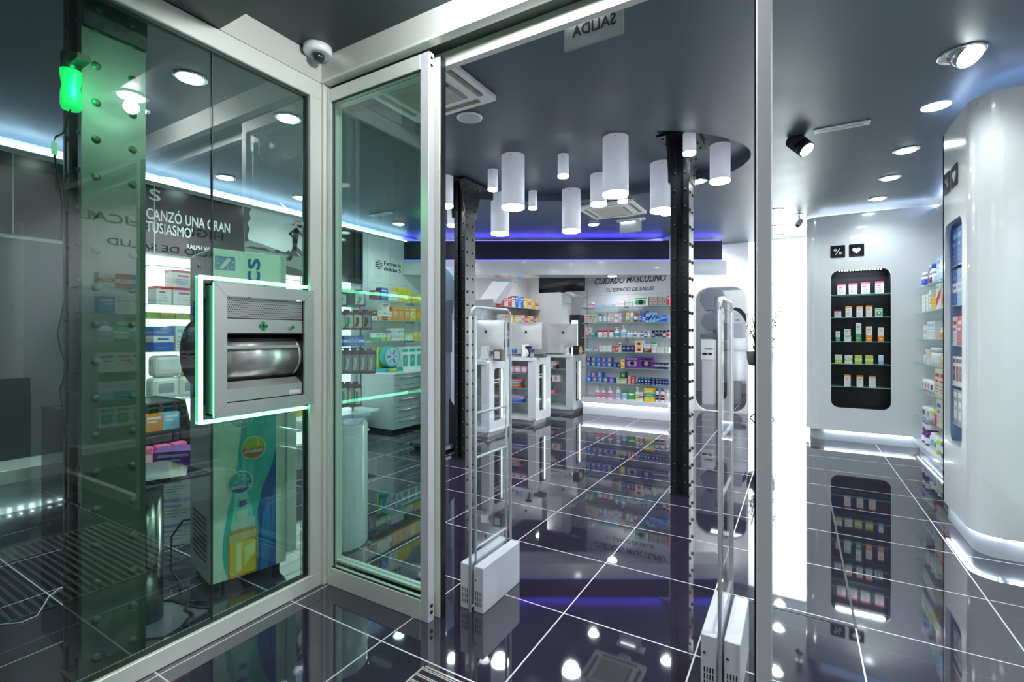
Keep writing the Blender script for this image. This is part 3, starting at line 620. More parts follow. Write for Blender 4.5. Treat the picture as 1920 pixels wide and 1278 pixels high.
mb.box((NX0, YK + 0.03, NZ0 - 0.012), (NX1, YK + 0.27, NZ0 - 0.002), BLACK); mb.box((NX0, YK + 0.03, NZ1 + 0.004), (NX1, YK + 0.27, NZ1 + 0.014), BLACK); mb.build('niche_lining', k1)
for zz in (1.853, 1.566, 1.260, 0.981, 0.694):
    mb = MB(); mb.box((NX0 + 0.001, YK + 0.035, zz - 0.008), (NX1 - 0.001, YK + 0.255, zz), GLASSS, side=GEDGE); mb.box((NX0 + 0.001, YK + 0.031, zz - 0.008), (NX1 - 0.001, YK + 0.035, zz), GEDGE); mb.build('shelf', k1)
mb = MB(); led_dots(mb, (NX0 + 0.08, YK + 0.045, NZ1 - 0.004), (NX1 - 0.08, YK + 0.045, NZ1 - 0.004), 16, LEDC, 0.006); mb.build('niche_led_strip', k1)
lamp('AREA', ((NX0 + NX1) / 2, YK + 0.05, NZ1 - 0.02), 4.0, (0.85, 0.92, 1), 0.5, sy=0.02, rot=(radians(-12), 0, 0), name='niche_light')
mb = MB(); pr = [(0.15 + 0.14 - 0.14 * cos(a), YK + 0.035 + 0.14 - 0.14 * sin(a)) for a in [pi / 2 * i / 8 for i in range(9)]]
mb.prism([(0.15, YK + 0.44)] + pr + [(1.30, YK + 0.035), (1.30, YK + 0.44)], 0.0, 0.13, LGREY, 'Z', smooth=False); mb.build('plinth', k1)
mb = MB(); led_dots(mb, (0.30, YK + 0.020, 0.124), (1.18, YK + 0.020, 0.124), 60, LEDC, 0.0045); mb.build('plinth_led_strip', k1)
mb = MB(); mb.box((0.25, YK + 0.06, 2.845), (1.32, YK + 0.075, 2.855), LEDW); mb.build('top_led_strip', k1)
icon_tile(k1, 0.363, 2.318, 'percent', '-Y', YK); icon_tile(k1, 0.557, 2.318, 'heart', '-Y', YK)
# nearer kiosk
XK = 0.92
k2 = thing('display_kiosk', (1.2, 4.3, 0), 'nearest huge white rounded kiosk at the right edge with blue-lit side niche', 'display cabinet')
R = 0.15; YF = 3.95
mb = MB(); arc = [(XK + R - R * cos(a), YF + R - R * sin(a)) for a in [pi / 2 * i / 14 for i in range(15)]]
mb.prism(arc + [(1.49, YF), (1.49, YF + 0.03), (XK + R, YF + 0.03), (XK + 0.03, YF + R)], 0.13, 2.80, WHITE, 'Z')
ny0, ny1 = 4.185, 4.605
mb.holed([(YF + R, 0.13), (4.66, 0.13), (4.66, 2.80), (YF + R, 2.80)], [rrect(ny0, 0.587, ny1, 2.125, 0.07, 8)], XK, XK + 0.03, WHITE, 'X')
mb.box((XK, 4.63, 0.13), (1.49, 4.66, 2.80), WHITE); mb.box((XK + 0.03, YF + 0.03, 2.74), (1.49, 4.63, 2.77), WHITE); mb.build('body', k2)
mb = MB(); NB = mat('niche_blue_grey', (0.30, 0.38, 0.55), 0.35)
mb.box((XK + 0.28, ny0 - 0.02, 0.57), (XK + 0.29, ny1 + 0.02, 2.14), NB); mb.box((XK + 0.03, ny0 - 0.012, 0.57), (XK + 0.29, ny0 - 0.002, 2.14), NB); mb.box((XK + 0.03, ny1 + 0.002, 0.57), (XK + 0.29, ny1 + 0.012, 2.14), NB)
mb.box((XK + 0.03, ny0, 0.575), (XK + 0.29, ny1, 0.585), WHITE); mb.box((XK + 0.03, ny0, 2.127), (XK + 0.29, ny1, 2.137), WHITE); mb.build('niche_lining', k2)
K2Z = (1.83, 1.55, 1.27, 0.99, 0.72)
for zz in K2Z:
    mb = MB(); mb.box((XK + 0.035, ny0 + 0.001, zz - 0.008), (XK + 0.275, ny1 - 0.001, zz), GLASSS, side=GEDGE); mb.build('shelf', k2)
mb = MB(); led_dots(mb, (XK + 0.27, ny1 - 0.03, 0.62), (XK + 0.27, ny1 - 0.03, 2.1), 44, LEDC, 0.0035); mb.build('niche_led_strip', k2)
mb = MB(); r2 = 0.12; pr = [(XK + 0.03 + r2 - r2 * cos(a), YF + 0.03 + r2 - r2 * sin(a)) for a in [pi / 2 * i / 10 for i in range(11)]]
mb.prism([(XK + 0.03, 4.66)] + pr + [(1.49, YF + 0.03), (1.49, 4.66)], 0.0, 0.13, LGREY, 'Z'); mb.build('plinth', k2)
mb = MB(); led_dots(mb, (XK + 0.012, 4.6, 0.124), (XK + 0.012, YF + 0.16, 0.124), 26, LEDC, 0.0045)
for i in range(9):
    a = pi / 2 * i / 9; led_dots(mb, (XK + 0.148 - 0.135 * cos(a), YF + 0.148 - 0.135 * sin(a), 0.124),) if False else mb.box((XK + 0.148 - 0.135 * cos(a) - 0.0045, YF + 0.148 - 0.135 * sin(a) - 0.0045, 0.122), (XK + 0.148 - 0.135 * cos(a) + 0.0045, YF + 0.148 - 0.135 * sin(a) + 0.0045, 0.127), LEDC)
led_dots(mb, (XK + 0.16, YF + 0.012, 0.124), (1.48, YF + 0.012, 0.124), 24, LEDC, 0.0045); mb.build('plinth_led_strip', k2)
mb = MB(); mb.tube([(XK + 0.05, 4.60, 2.79), (XK + 0.05, YF + 0.2, 2.79), (XK + 0.09, YF + 0.10, 2.79), (XK + 0.17, YF + 0.05, 2.79), (1.49, YF + 0.05, 2.79)], 0.007, LEDW); mb.build('top_led_strip', k2)
q1 = AX(1774, 365, XK); icon_tile(k2, 4.61, 2.345, 'percent', '-X', XK, 0.15); icon_tile(k2, 4.425, 2.345, 'heart', '-X', XK, 0.15)
# right wall shelving between the kiosks
rs = thing('wall_shelving', (1.38, 6.2, 0), 'white wall shelving with glass shelves between the two rounded kiosks', 'shelving')
RZ = (1.885, 1.597, 1.298, 1.026, 0.718, 0.402)
mb = MB(); mb.box((1.47, 4.70, 0.14), (1.495, 7.35, 2.80), PANELW)
for yy in (5.55, 6.45): mb.box((1.468, yy - 0.002, 0.14), (1.47, yy + 0.002, 2.80), GREY)
mb.box((1.40, 4.70, 2.80), (1.495, 7.35, 2.83), WHITE); mb.build('back_panel', rs)
mb = MB(); mb.box((1.18, 4.70, 0.085), (1.47, 7.34, 0.125), WHITE, 0.003); mb.build('bottom_shelf', rs)
mb = MB(); mb.box((1.24, 4.70, 0.0), (1.47, 7.34, 0.085), LGREY); mb.build('plinth', rs)
mb = MB(); led_dots(mb, (1.215, 4.75, 0.080), (1.215, 7.3, 0.080), 70, LEDC, 0.004); mb.build('plinth_led_strip', rs)
mb = MB(); mb.box((1.42, 4.70, 2.832), (1.435, 7.35, 2.842), LEDW); mb.build('top_led_strip', rs)
for zz in RZ:
    mb = MB(); mb.box((1.20, 4.72, zz - 0.008), (1.465, 7.34, zz), GLASSS, side=GEDGE); mb.build('shelf', rs)
    mb = MB()
    for yy in (5.55, 6.45): mb.box((1.36, yy - 0.01, zz - 0.03), (1.468, yy + 0.01, zz - 0.009), LGREY)
    mb.build('shelf_bracket', rs)
# lettering on the right wall nearer the street (seen mirrored in the window glass)
t = thing('wall_panel', (1.49, 2.4, 2.1), 'white wall panel lettered HIGIENE BUCAL, seen mirrored in the left window', 'wall panel')
mb = MB(); mb.box((1.485, 1.8, 2.1), (1.497, 3.9, 2.8), PANELW); mb.build('panel', t)
text('HIGIENE BUCAL', 0.13, (1.483, 3.25, 2.47), '-X', BLACK, t, width=1.35); text('TU ESPACIO DE SALUD', 0.10, (1.483, 3.6, 2.25), '-X', BLACK, t, width=1.5)
# ================================================================== PRODUCTS
COL = dict(white=(0.82, 0.82, 0.82), cream=(0.75, 0.68, 0.52), pink=(0.80, 0.12, 0.32), palepink=(0.80, 0.45, 0.55), red=(0.65, 0.03, 0.03), orange=(0.85, 0.30, 0.04), yellow=(0.85, 0.62, 0.04), lime=(0.50, 0.65, 0.05),
    green=(0.05, 0.42, 0.14), teal=(0.02, 0.40, 0.42), blue=(0.03, 0.12, 0.60), navy=(0.01, 0.025, 0.14), sky=(0.25, 0.55, 0.80), purple=(0.16, 0.03, 0.30), maroon=(0.22, 0.03, 0.04), brown=(0.20, 0.08, 0.04), black=(0.015, 0.015, 0.02), grey=(0.35, 0.36, 0.38), violet=(0.45, 0.42, 0.75), plum=(0.20, 0.11, 0.16), skin=(0.70, 0.48, 0.34))
def PM(c): return mat('print_' + c, COL[c], 0.35)
CACHE = {}
def product(kind, w, h, d, c1, c2, c3='grey'):
    key = (kind, round(w, 3), round(h, 3), round(d, 3), c1, c2, c3)
    if key in CACHE: return CACHE[key]
    b = MB(); A_, B_, D_ = PM(c1), PM(c2), PM(c3); e = 0.0006
    hw, hd = w / 2, d / 2
    def front(x0, z0, x1, z1, m, k=1):
        b.box((x0, -hd - e * k, z0), (x1, -hd - e * (k - 1) + 0.0001, z1), m)
    if kind in ('carton', 'carton_stripe', 'carton_bottom', 'carton_spot', 'carton_text', 'carton_photo', 'carton_diag'):
        b.box((-hw, -hd, 0), (hw, hd, h), A_)
        if kind == 'carton':
            b.box((-hw - e, -hd - e, h * 0.86), (hw + e, hd + e, h + e), B_)
            front(-hw * 0.6, h * 0.62, hw * 0.2, h * 0.72, B_)
            for k in range(4): front(-hw * 0.7, h * (0.16 + k * 0.1), hw * (0.6 - 0.2 * (k % 2)), h * (0.16 + k * 0.1) + h * 0.025, D_)
        elif kind == 'carton_stripe':
            b.box((-hw - e, -hd - e, h * 0.36), (hw + e, hd + e, h * 0.62), B_)
            front(-hw * 0.7, h * 0.72, hw * 0.5, h * 0.80, D_); front(-hw * 0.7, h * 0.12, hw * 0.3, h * 0.16, D_); front(-hw * 0.6, h * 0.45, hw * 0.5, h * 0.53, A_, 3)
        elif kind == 'carton_bottom':
            b.box((-hw - e, -hd - e, -0.0), (hw + e, hd + e, h * 0.42), B_)
            front(-hw * 0.6, h * 0.75, hw * 0.5, h * 0.82, B_); front(-hw * 0.6, h * 0.62, hw * 0.2, h * 0.65, D_); front(-hw * 0.6, h * 0.16, hw * 0.5, h * 0.21, A_, 3)
        elif kind == 'carton_spot':
            r = min(hw, h / 2) * 0.62
            b.prism(circ(0, h * 0.52, r, 16), -hd - e, -hd, B_, 'Y'); b.prism(circ(r * 0.15, h * 0.50, r * 0.5, 12), -hd - 2 * e, -hd - e, D_, 'Y')
            front(-hw * 0.8, h * 0.86, hw * 0.7, h * 0.93, B_)
            front(-hw * 0.8, h * 0.07, hw * 0.7, h * 0.12, D_)
        elif kind == 'carton_text':
            for k, zz in enumerate((0.72, 0.52, 0.36, 0.24, 0.13)): front(-hw * 0.78, h * zz, hw * (0.75, 0.3, 0.6, 0.45, 0.1)[k], h * (zz + (0.13, 0.08, 0.03, 0.03, 0.03)[k]), B_ if k < 2 else D_)
        elif kind == 'carton_photo':
            b.prism([(x, z + h * 0.5) for x, z in rrect(-hw * 0.7, -h * 0.36, hw * 0.7, h * 0.16, min(hw, h) * 0.25)], -hd - e, -hd, B_, 'Y')
            b.prism(circ(hw * 0.05, h * 0.44, min(hw, h) * 0.32, 14), -hd - 2 * e, -hd - e, D_, 'Y')
            front(-hw * 0.8, h * 0.78, hw * 0.8, h * 0.92, B_)
        else:
            b.prism([(-hw, h * 0.1), (hw, h * 0.55), (hw, h * 0.85), (-hw, h * 0.4)], -hd - e, -hd, B_, 'Y'); front(-hw * 0.7, h * 0.82, hw * 0.2, h * 0.92, D_)
    elif kind in ('bottle', 'pump_bottle'):
        r = hw; hb = h * (0.80 if kind == 'bottle' else 0.68)
        b.lathe([(r * 0.92, 0), (r, h * 0.03), (r, hb * 0.82), (r * 0.8, hb * 0.93), (r * 0.42, hb)], A_, n=14, sy=d / w)
        b.lathe([(r * 1.01, hb * 0.22), (r * 1.015, hb * 0.24), (r * 1.015, hb * 0.66), (r * 1.01, hb * 0.68)], B_, n=14, sy=d / w)
        b.lathe([(r * 1.02, hb * 0.44), (r * 1.025, hb * 0.45), (r * 1.025, hb * 0.50), (r * 1.02, hb * 0.51)], A_, n=14, sy=d / w)
        if kind == 'bottle': b.lathe([(r * 0.5, hb), (r * 0.5, h * 0.98), (r * 0.44, h)], D_, n=12)
        else:
            b.lathe([(r * 0.42, hb), (r * 0.42, h * 0.78), (r * 0.16, h * 0.79), (r * 0.16, h * 0.93)], D_, n=10); b.box((-r * 0.75, -r * 0.2, h * 0.92), (r * 0.3, r * 0.2, h), D_, r * 0.08)
    elif kind == 'can':
        r = hw; b.lathe([(r, 0), (r, h * 0.80), (r * 0.85, h * 0.85), (r * 0.85, h)], A_, n=16, mats=[A_, A_, D_, D_])
        b.lathe([(r * 1.01, h * 0.25), (r * 1.015, h * 0.26), (r * 1.015, h * 0.6), (r * 1.01, h * 0.61)], B_, n=16)
    elif kind == 'jar':
        r = hw; b.lathe([(r * 0.95, 0), (r, h * 0.04), (r, h * 0.66), (r * 0.86, h * 0.72)], A_, n=16); b.lathe([(r * 0.92, h * 0.72), (r * 0.92, h * 0.97), (r * 0.85, h)], D_, n=16)
        b.lathe([(r * 1.01, h * 0.14), (r * 1.015, h * 0.15), (r * 1.015, h * 0.55), (r * 1.01, h * 0.56)], B_, n=16)
    elif kind == 'tube':
        b.prism([(-hw * 0.6, 0), (hw * 0.6, 0), (hw * 0.6, h * 0.14), (-hw * 0.6, h * 0.14)], -hd * 0.6, hd * 0.6, D_, 'Y')
        b.prism([(-hw * 0.75, h * 0.14), (hw * 0.75, h * 0.14), (hw, h), (-hw, h)], -hd * 0.6, hd * 0.6, A_, 'Y'); b.prism([(-hw * 0.5, h * 0.4), (hw * 0.5, h * 0.5), (hw * 0.6, h * 0.8), (-hw * 0.6, h * 0.7)], -hd * 0.6 - e, -hd * 0.6, B_, 'Y')
    elif kind == 'pack':          # soft wrapped pack
        b.box((-hw, -hd, 0), (hw, hd, h), A_, min(w, h, d) * 0.22, seg=2); b.prism(rrect(-hw * 0.6, h * 0.3, hw * 0.6, h * 0.72, h * 0.08), -hd - e, -hd + 0.001, B_, 'Y')
    elif kind == 'hanging_pack':
        b.box((-hw, -hd, 0), (hw, hd, h * 0.90), A_); b.prism(rrect(-hw * 0.86, h * 0.10, hw * 0.86, h * 0.74, hw * 0.25), -hd - e, -hd, B_, 'Y')
        b.prism([(-hw * 0.35, h * 0.16), (hw * 0.1, h * 0.15), (hw * 0.4, h * 0.4), (hw * 0.3, h * 0.6), (-hw * 0.15, h * 0.62), (-hw * 0.1, h * 0.38)], -hd - 2 * e, -hd - e, D_, 'Y')
        b.box((-hw * 0.5, -0.002, h * 0.90), (hw * 0.5, 0.002, h), A_)
    bmesh.ops.recalc_face_normals(b.bm, faces=b.bm.faces)
    me = bpy.data.meshes.new(kind); b.bm.to_mesh(me); b.bm.free()
    for m in b.mats: me.materials.append(m)
    CACHE[key] = me; return me
KN = dict(carton='carton', carton_stripe='carton', carton_bottom='carton', carton_spot='carton', carton_text='carton', carton_photo='carton', carton_diag='carton', bottle='bottle', pump_bottle='pump_bottle', can='spray_can', jar='jar', tube='cream_tube', pack='wrapped_pack', hanging_pack='hanging_pack')
CAT = dict(carton='carton', bottle='bottle', pump_bottle='bottle', spray_can='can', jar='jar', cream_tube='tube', wrapped_pack='packet', hanging_pack='packet')
CN = dict(palepink='pale pink', lime='lime green', skin='tan', sky='light blue')
PAT = dict(carton='-topped', carton_stripe='-banded', carton_bottom='-based', carton_spot='-spotted', carton_text='-lettered', carton_photo='-pictured', carton_diag='-slashed')
def put(kind, w, h, d, cols, loc, rz, where, group, k):
    me = product(kind, w, h, d, *cols); n = KN[kind]
    o = bpy.data.objects.new(n, me); C.objects.link(o); o.location = loc; o.rotation_euler = (0, 0, rz)
    c1, c2 = CN.get(cols[0], cols[0]), CN.get(cols[1], cols[1])
    if n == 'carton': desc = '%s %s%s carton' % (c1, c2.replace(' ', '-'), PAT[kind])
    else: desc = '%s %s' % (c1, {'pump_bottle': 'pump bottle', 'spray_can': 'can', 'cream_tube': 'tube', 'wrapped_pack': 'wrapped pack', 'hanging_pack': 'hanging pack'}.get(n, n))
    tag(o, '%s, %s from left on %s' % (desc, ORD[min(k, 25)], where), CAT[n], group); return o
def row(z, items, P0, axis, dpt, where, group, rz, gap=0.004, jitter=0.0):
    """items: (a, b, n, height, kind, cols[, z lift]) with a..b in metres along the shelf, left to right as seen"""
    k = 0
    for it in items:
        a, b, n_, h, kind, cols = it[:6]; up = it[6] if len(it) > 6 else 0.0
        w = (b - a) / n_
        for i in range(n_):
            c = a + w * (i + 0.5); ww = w - gap; dd = min(dpt, ww if kind in ('bottle', 'jar', 'can', 'pump_bottle') else dpt)
            if kind in ('bottle', 'pump_bottle'): dd = ww * 0.75
            pos = (c, P0, z + up) if axis == 'X' else (P0, c if axis == 'Y' else -c, z + up)
            cc = cols[i % len(cols)] if isinstance(cols, list) else cols
            if isinstance(cc, str): cc = tuple(cc.split())
            if len(cc) == 2: cc = cc + ('grey',)
            put(kind, ww, h, dd, cc, (pos[0] + (random.uniform(-jitter, jitter) if axis != 'X' else 0), pos[1] + (random.uniform(-jitter, jitter) if axis == 'X' else 0), pos[2]), rz + (random.uniform(-0.05, 0.05) if jitter else 0), where, group, k); k += 1
# ---- back shelving with the men's care lettering
YB = 7.93
bs = thing('wall_shelving', (-2.43, YB, 0), 'back wall shelving lettered CUIDADO MASCULINO, beside the white counters', 'shelving')
X0, X1 = -3.165, -1.725
mb = MB(); mb.box((X0, YB, 0.30), (X1, YB + 0.03, 2.9), PANELW); mb.box((X0, YB - 0.012, 0.30), (X0 + 0.012, YB, 2.9), LGREY)
for zz in (2.02, 1.51): mb.box((X0, YB - 0.001, zz), (X1, YB, zz + 0.003), GREY)
mb.box((-2.435, YB - 0.001, 0.3), (-2.432, YB, 2.9), GREY); mb.build('back_panel', bs)
mb = MB(); mb.box((X0, 7.68, 0.205), (X1, YB, 0.277), mat('bright_white_shelf', (0.85, 0.86, 0.9), 0.3)); mb.build('bottom_shelf', bs)
mb = MB(); mb.box((X0, 7.74, 0.0), (X1, YB, 0.19), WHITE); mb.build('plinth', bs)
mb = MB(); mb.box((X0, 7.70, 0.192), (X1, 7.715, 0.203), emi('led_soft', (0.8, 0.85, 1.0), 8.0)); mb.build('plinth_led_strip', bs)
BZ = (1.807, 1.551, 1.303, 1.065, 0.809, 0.552)
for zz in BZ:
    mb = MB(); mb.box((X0 + 0.01, 7.68, zz - 0.008), (X1, YB - 0.002, zz), GLASSS, side=GEDGE); mb.box((X0 + 0.01, 7.677, zz - 0.008), (X1, 7.68, zz), GEDGE); mb.build('shelf', bs)
    mb = MB()
    for xx in (X0 + 0.01, -2.433): mb.cyl((xx, 7.69, zz - 0.012), (xx, YB, zz - 0.012), 0.008, GREY, 8)
    mb.build('shelf_bracket', bs)
TXT = mat('lettering_dark', (0.03, 0.03, 0.035), 0.4)
text('CUIDADO MASCULINO', 0.150, (-3.03, YB - 0.003, 2.215), '-Y', TXT, bs, width=1.20, shear=0.25)
text('TU ESPACIO DE SALUD', 0.085, (-2.83, YB - 0.003, 2.075), '-Y', TXT, bs, width=0.82, shear=0.25)
_q = DL(7.80, 1.62); downlight(_q[0], _q[1], 'small recessed downlight under the white beam, before the back shelving', 2.30, power=9)
def bx(c): return AY(1080 + c / 4.565, 600, 7.80)[0]
def bh(p): return p * 0.00188
def bi(l): return [(bx(a), bx(b), n_, bh(h), k, c) + ((bh(up[0]),) if up else ()) for a, b, n_, h, k, c, *up in l]
BR = [
 [(115, 155, 1, 52, 'carton_stripe', 'white pink'), (165, 340, 2, 22, 'carton_diag', 'sky palepink white'), (345, 425, 1, 48, 'carton_stripe', 'white palepink'), (432, 492, 1, 38, 'carton_text', 'white green'), (497, 630, 1, 75, 'carton_photo', 'white green black'), (632, 785, 4, 72, 'carton_photo', 'grey skin brown'), (787, 806, 1, 78, 'carton_text', 'red white')],
 [(92, 188, 3, 72, 'carton_text', ['cream pink', 'cream maroon', 'cream green']), (192, 224, 1, 80, 'bottle', 'sky white purple'), (234, 266, 1, 80, 'bottle', 'sky white white'), (270, 302, 1, 78, 'bottle', 'palepink white white'), (303, 400, 3, 76, 'carton_stripe', ['palepink white', 'white green', 'palepink white']), (428, 463, 1, 82, 'can', 'yellow white yellow'), (466, 498, 1, 80, 'can', 'white sky white'), (500, 532, 1, 80, 'can', 'red white red'), (542, 568, 1, 96, 'bottle', 'blue sky blue'), (572, 596, 1, 78, 'bottle', 'blue white blue'), (598, 626, 1, 94, 'tube', 'blue white white'), (627, 690, 2, 78, 'carton_diag', ['sky navy', 'sky blue']), (692, 792, 1, 54, 'carton_diag', 'blue sky white')],
 [(92, 175, 2, 44, 'carton_text', ['pink white', 'teal white']), (95, 140, 1, 40, 'carton_spot', 'white orange', 46), (184, 230, 1, 66, 'jar', 'white white red'), (231, 274, 1, 66, 'jar', 'white palepink red'), (283, 325, 1, 66, 'jar', 'white white red'), (330, 375, 1, 88, 'pump_bottle', 'white teal white'), (384, 434, 1, 104, 'pump_bottle', 'white sky white'), (436, 582, 5, 62, 'pump_bottle', ['white white white', 'white sky white', 'white blue white', 'white white grey', 'white navy black']), (585, 615, 1, 62, 'bottle', 'blue white white'), (616, 645, 1, 55, 'jar', 'skin white white'), (648, 806, 5, 62, 'jar', ['navy grey black', 'violet navy black', 'grey navy black', 'navy white black', 'white red black'])],
 [(92, 160, 1, 30, 'carton_diag', 'sky white'), (162, 206, 1, 20, 'carton_text', 'palepink white'), (208, 314, 5, 54, 'carton_spot', 'white palepink white'), (317, 365, 3, 46, 'carton_diag', 'red white'), (367, 398, 1, 82, 'carton_text', 'cream brown'), (402, 512, 3, 60, 'carton_spot', ['navy sky', 'navy white', 'navy orange']), (514, 583, 1, 50, 'carton_photo', 'white orange black'), (514, 583, 1, 48, 'carton_photo', 'white orange black', 51), (586, 650, 1, 32, 'carton_text', 'maroon white'), (586, 650, 1, 36, 'carton_text', 'white sky', 33), (654, 692, 1, 84, 'carton', 'white green'), (698, 806, 5, 46, 'carton_spot', 'white lime white')],
 [(95, 365, 6, 42, 'carton_spot', ['blue orange sky', 'blue lime sky', 'blue lime sky', 'blue red yellow', 'blue yellow sky', 'navy blue sky']), (95, 318, 5, 42, 'carton_spot', ['navy palepink', 'blue lime', 'blue green', 'blue orange', 'blue yellow'], 43), (366, 388, 1, 36, 'carton_diag', 'navy yellow'), (390, 425, 1, 70, 'carton_stripe', 'yellow white red'), (427, 545, 1, 92, 'carton_photo', 'purple grey black'), (546, 668, 1, 92, 'carton_photo', 'purple black grey'), (670, 798, 4, 50, 'carton_stripe', 'navy cream')],
 [(95, 338, 5, 44, 'carton_spot', ['blue sky white', 'blue orange white', 'blue lime white', 'blue lime white', 'blue pink white']), (133, 238, 2, 42, 'carton_spot', ['blue orange white', 'blue lime white'], 45), (358, 440, 1, 46, 'carton_text', 'cream green'), (385, 438, 1, 50, 'carton_photo', 'black green lime', 47), (450, 476, 1, 64, 'carton_text', 'palepink red'), (480, 513, 1, 60, 'carton_photo', 'red skin brown'), (515, 534, 1, 70, 'can', 'sky white blue'), (538, 645, 4, 56, 'carton_spot', 'navy sky white'), (660, 798, 5, 54, 'carton_spot', 'navy grey white')],
 [(165, 206, 1, 110, 'pump_bottle', 'white pink white'), (215, 254, 1, 108, 'pump_bottle', 'white pink white'), (272, 315, 1, 108, 'pump_bottle', 'white pink white'), (343, 384, 1, 108, 'bottle', 'white violet white'), (397, 442, 1, 86, 'jar', 'white sky green'), (450, 506, 1, 86, 'jar', 'white green green'), (510, 550, 1, 118, 'pump_bottle', 'white lime white'), (553, 586, 1, 76, 'carton_stripe', 'white red blue'), (590, 675, 1, 116, 'carton_stripe', 'yellow teal white'), (680, 712, 1, 118, 'bottle', 'white navy blue'), (722, 760, 1, 116, 'bottle', 'white maroon blue'), (768, 802, 1, 104, 'bottle', 'white cream white')]]
for i, (zz, r) in enumerate(zip(BZ + (0.277,), BR)):
    nm = (ORD[i] + ' shelf') if i < 6 else 'bottom ledge'
    row(zz, bi(r), 7.79, 'X', 0.10, '%s of back shelving' % nm, 'goods on the %s of the back shelving' % nm, 0.0, jitter=0.008)
# ---- black niche of the rounded kiosk
def nx(c): return AY(1500 + c / 2.6636, 600, YK + 0.10)[0]
def nh(p): return p * 0.00248
NR = [
 [(185, 228, 1, 54, 'carton', 'white pink'), (243, 286, 1, 56, 'carton', 'white pink'), (304, 348, 1, 58, 'carton', 'white pink'), (375, 419, 1, 60, 'carton', 'white pink')],
 [(170, 206, 1, 34, 'carton', 'white pink'), (226, 259, 1, 56, 'carton', 'white orange'), (281, 313, 1, 56, 'carton', 'white orange'), (328, 361, 1, 57, 'carton', 'white orange'), (374, 412, 1, 42, 'carton_photo', 'white green white')],
 [(177, 201, 1, 52, 'carton_bottom', 'white green'), (219, 255, 1, 30, 'carton_text', 'white green'), (219, 253, 1, 32, 'carton_text', 'white green', 31), (277, 306, 1, 94, 'carton_bottom', 'white green'), (328, 360, 1, 76, 'carton_bottom', 'white orange'), (388, 418, 1, 70, 'carton_bottom', 'white orange')],
 [(173, 211, 1, 44, 'carton_bottom', 'white lime'), (222, 262, 1, 42, 'carton_stripe', 'white lime'), (272, 309, 1, 43, 'carton_stripe', 'lime white'), (325, 365, 1, 43, 'carton_stripe', 'lime white'), (391, 416, 1, 45, 'carton_bottom', 'white sky')],
 [(219, 253, 1, 58, 'carton', 'white orange'), (282, 316, 1, 56, 'carton', 'white orange'), (343, 377, 1, 56, 'carton', 'white orange')]]
for i, (zz, r) in enumerate(zip((1.853, 1.566, 1.260, 0.981, 0.694), NR)):
    row(zz, [(nx(a), nx(b), n_, nh(h), k, c) + ((nh(up[0]),) if up else ()) for a, b, n_, h, k, c, *up in r], YK + 0.10, 'X', 0.05, '%s shelf of black niche' % ORD[i], 'cartons on the %s shelf of the black niche' % ORD[i], 0.0)
# ---- right wall shelves: facing -X, seen left to right = far (large Y) to near
RR = [
 [(-7.25, -7.10, 1, 0.17, 'jar', 'white blue white'), (-7.10, -6.90, 2, 0.24, 'bottle', ['blue red white', 'white blue blue']), (-6.90, -6.62, 2, 0.15, 'jar', ['white navy white', 'white white white']), (-6.58, -5.90, 5, 0.26, 'carton_text', ['sky blue white', 'sky yellow white', 'sky orange blue', 'sky yellow white', 'sky blue white'])],
 [(-7.25, -6.95, 3, 0.20, 'carton_text', 'white cream'), (-6.95, -6.80, 1, 0.23, 'carton_stripe', 'white lime'), (-6.78, -6.60, 1, 0.15, 'carton_text', 'yellow orange'), (-6.55, -5.90, 4, 0.27, 'carton_diag', ['white red', 'white orange', 'white blue', 'white orange'])],
 [(-7.20, -6.98, 2, 0.15, 'carton_spot', 'white palepink'), (-6.98, -6.62, 4, 0.19, 'carton_text', 'white sky'), (-6.60, -5.95, 8, 0.12, 'bottle', 'cream orange white')],
 [(-7.25, -7.08, 2, 0.13, 'jar', 'white white grey'), (-7.08, -6.85, 2, 0.15, 'carton_bottom', ['white sky', 'cream white']), (-6.85, -6.60, 2, 0.18, 'jar', 'white white white'), (-6.55, -6.22, 4, 0.12, 'bottle', 'cream orange white'), (-6.20, -5.92, 2, 0.22, 'carton_stripe', 'lime yellow')],
 [(-7.25, -6.70, 4, 0.12, 'pack', ['white pink', 'white purple', 'white pink', 'white navy']), (-6.62, -6.00, 3, 0.27, 'carton_text', 'cream red brown')],
 [(-7.22, -6.85, 2, 0.13, 'pack', ['white navy', 'white grey']), (-6.85, -6.70, 1, 0.13, 'pack', 'lime white'), (-6.70, -6.60, 1, 0.10, 'carton_text', 'pink white'), (-6.55, -5.98, 3, 0.28, 'carton_text', ['cream blue', 'cream red', 'cream red'])],
 [(-7.20, -6.86, 2, 0.15, 'jar', 'purple white purple'), (-7.20, -6.90, 2, 0.14, 'jar', 'purple white violet', 0.15), (-6.82, -5.95, 6, 0.17, 'can', ['white sky white', 'white green white', 'lime white white', 'blue white white', 'white navy white', 'white green white'])]]
for i, (zz, r) in enumerate(zip(RZ + (0.125,), RR)):
    nm = (ORD[i] + ' shelf') if i < 6 else 'bottom ledge'
    row(zz, r, 1.30, '-Y', 0.11, '%s of right wall' % nm, 'goods on the %s of the right wall' % nm, -pi / 2, jitter=0.006)
K2R = [[(-4.59, -4.36, 2, 0.26, 'carton_text', 'blue sky')], [(-4.59, -4.36, 2, 0.25, 'carton_stripe', ['blue white', 'sky white'])], [(-4.59, -4.36, 2, 0.20, 'carton_text', ['white red', 'red white'])], [(-4.59, -4.36, 3, 0.20, 'carton_photo', 'white maroon grey')], [(-4.57, -4.36, 2, 0.24, 'carton_photo', 'grey white grey')]]
